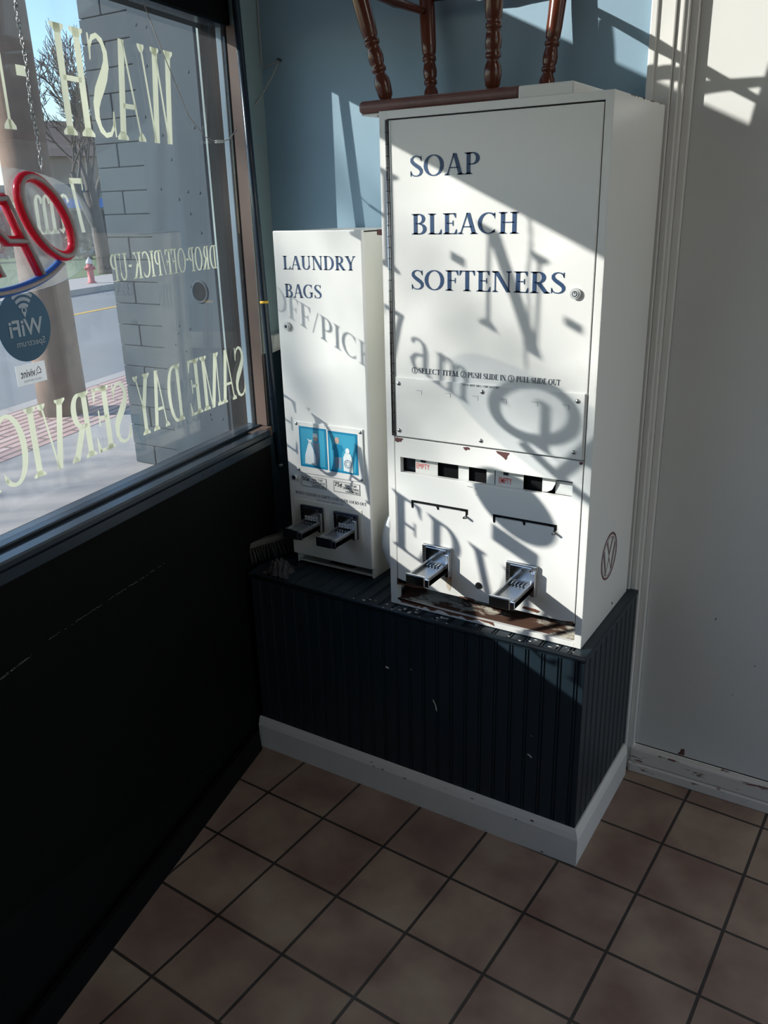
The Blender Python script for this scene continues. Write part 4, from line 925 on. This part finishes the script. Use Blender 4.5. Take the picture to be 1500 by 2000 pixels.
# bare trees
BARK = mat('bare_tree_bark', (0.075, 0.06, 0.055), 0.9, var=0.3)
def tree(name, label, base, height, seed, levels, spread, r0, first=.35, rmin=.004):
    rnd = random.Random(seed); t_ = thing(name, label, 'tree', base, 'bare trees across the road')
    trunk = MB(BARK); twig = MB(BARK)
    def grow(p, d, ln, r, lv):
        n = 4; pts = [p]; dd = d.copy()
        for i in range(n):
            dd = (dd + Vector((rnd.uniform(-1, 1), rnd.uniform(-1, 1), rnd.uniform(-.5, .9))) * .17).normalized(); pts.append(pts[-1] + dd * (ln / n))
        rs = [r * (1 - .38 * k / n) for k in range(n + 1)]
        (trunk if lv >= levels - 1 else twig).tube(pts, rs, 8 if lv >= levels - 1 else (4 if lv > 1 else 3), caps=False)
        if lv == 0: return
        k = rnd.randint(3, 4) if lv > 1 else rnd.randint(3, 5)
        for i in range(k):
            f = rnd.uniform(.45, 1.0) if i else 1.0
            idx = min(n, max(1, int(round(f * n)))); q_ = pts[idx]
            nd = (dd + Vector((rnd.uniform(-1, 1), rnd.uniform(-1, 1), rnd.uniform(-.45, .75))) * spread).normalized()
            grow(q_, nd, ln * rnd.uniform(.62, .80), max(rmin, rs[idx] * rnd.uniform(.5, .68)), lv - 1)
    grow(Vector(base), Vector((0, 0, 1)), height * first, r0, levels)
    trunk.build('trunk', t_, smooth=True); twig.build('branches', t_, smooth=True)
    return t_
tree('bare_tree', 'large leafless tree across the road behind the utility pole', (-21.6, 17.2, -.14), 8.8, 21, 6, .80, .26, .28, .013)
tree('bare_tree', 'leafless street tree across the road left of the window view', (-13.4, -9.6, -.14), 10.5, 5, 5, .85, .20, .32, .013)
# hydrant
hy = thing('fire_hydrant', 'faded red fire hydrant on the far sidewalk', 'hydrant', (-18.9, 14.35, -.15))
HR = mat('faded_red_iron', (0.42, 0.10, 0.11), 0.6); HW = mat('pale_cap_paint', (0.6, 0.55, 0.55), 0.6)
m_ = MB(HR); m_.lathe([(0, .17), (.06, .17), (.07, .12), (.62, .12), (.64, .15), (.70, .15), (.72, .12), (.82, .11)], (-18.9, 14.35, -.15), (-18.9, 14.35, .72), 18); m_.build('barrel', hy, smooth=True)
m_ = MB(HW); m_.lathe([(0, .13), (.3, .12), (.7, .07), (.8, .03), (1, .03)], (-18.9, 14.35, .56), (-18.9, 14.35, .80), 16); m_.build('bonnet', hy, smooth=True)
for sgn in (-1, 1):
    m_ = MB(HR); d_ = Vector((.6, .8, 0)) * sgn; m_.tube([Vector((-18.9, 14.35, .40)) + d_ * .09, Vector((-18.9, 14.35, .40)) + d_ * .20], .065, 12); m_.build('outlet', hy)
hy.scale = (.72, .72, .72)
# far buildings and hedge
def yaw_box(mb_, c_, dirv, w_, d_, z0, z1):
    u_ = Vector(dirv).normalized(); v_ = Vector((-u_.y, u_.x, 0)); c_ = Vector(c_)
    q_ = [c_ + u_ * a + v_ * b2 for a, b2 in ((-w_ / 2, -d_ / 2), (w_ / 2, -d_ / 2), (w_ / 2, d_ / 2), (-w_ / 2, d_ / 2))]
    mb_.hexa([p + Vector((0, 0, z0)) for p in q_] + [p + Vector((0, 0, z1)) for p in q_])
st_ = thing('shop_building', 'low cream shop with dark roof and bright blue awning across the road', 'building', (-36.5, 27.3, -.14))
dv = (.62, .78, 0); bcn = Vector((-36.5, 27.3, 0)); ndv = Vector((.78, -.62, 0))
m_ = MB(mat('cream_wall', (0.33, 0.34, 0.31), 0.8)); yaw_box(m_, bcn, dv, 11, 5, -.14, 2.6); m_.build('wall', st_)
m_ = MB(mat('dark_roof', (0.05, 0.06, 0.075), 0.8)); yaw_box(m_, bcn, dv, 11.8, 5.8, 2.6, 3.0); m_.build('roof', st_)
m_ = MB(mat('blue_awning', (0.03, 0.16, 0.55), 0.6)); yaw_box(m_, bcn + ndv * 3.0, dv, 9.5, .9, 1.95, 2.35); m_.build('awning', st_)
m_ = MB(VOID); yaw_box(m_, bcn + ndv * 2.53, dv, 8.5, .06, .2, 1.85); m_.build('shop_window', st_)
hs = thing('house', 'tan brown house behind the bare tree across the road', 'building', (-41, 33.5, -.14))
m_ = MB(mat('tan_siding', (0.27, 0.20, 0.155), 0.8)); yaw_box(m_, (-41, 33.5, 0), dv, 8, 6, -.14, 4.6); m_.build('wall', hs)
m_ = MB(mat('brown_roof', (0.11, 0.08, 0.07), 0.8)); u_ = Vector(dv).normalized(); v_ = Vector((-u_.y, u_.x, 0)); hc = Vector((-41, 33.5, 0))
A_ = [hc + u_ * s1 * 4.3 + v_ * s2 * 3.4 + Vector((0, 0, 4.6)) for s1, s2 in ((-1, -1), (1, -1), (1, 1), (-1, 1))]; B_ = [hc + u_ * s1 * 4.3 + Vector((0, 0, 6.6)) for s1 in (-1, 1)]
for f_ in ((A_[0], A_[1], B_[1], B_[0]), (A_[2], A_[3], B_[0], B_[1]), (A_[0], B_[0], A_[3]), (A_[1], A_[2], B_[1]), (A_[3], A_[2], A_[1], A_[0])): m_.poly(f_)
m_.build('roof', hs)
for dx in (-2.2, 0.6, 2.6):
    m_ = MB(VOID); yaw_box(m_, hc + ndv * 3.04 + u_ * dx, dv, 1.0, .06, 1.2, 2.6); m_.build('window', hs)
m_ = MB(mat('hedge_leaf', (0.075, 0.085, 0.05), 0.95, var=0.5, scale=2)); random.seed(9)
for i in range(900):
    t = random.uniform(-1, 1); p = Vector((-30.5, 22.9, 0)) + Vector((.62, .78, 0)) * t * 9 + ndv * random.uniform(-.5, .5) + Vector((0, 0, random.uniform(-.1, .95)))
    r_ = random.uniform(.08, .2); n_ = Vector((random.uniform(-1, 1), random.uniform(-1, 1), random.uniform(-1, 1))).normalized(); a_ = n_.orthogonal().normalized(); c_ = n_.cross(a_)
    m_.poly([p + a_ * r_, p + c_ * r_, p - a_ * r_, p - c_ * r_])
tag(m_.build('hedge'), 'low dark hedge on the lawn in front of the far shop', 'hedge')
bpy.context.view_layer.update()
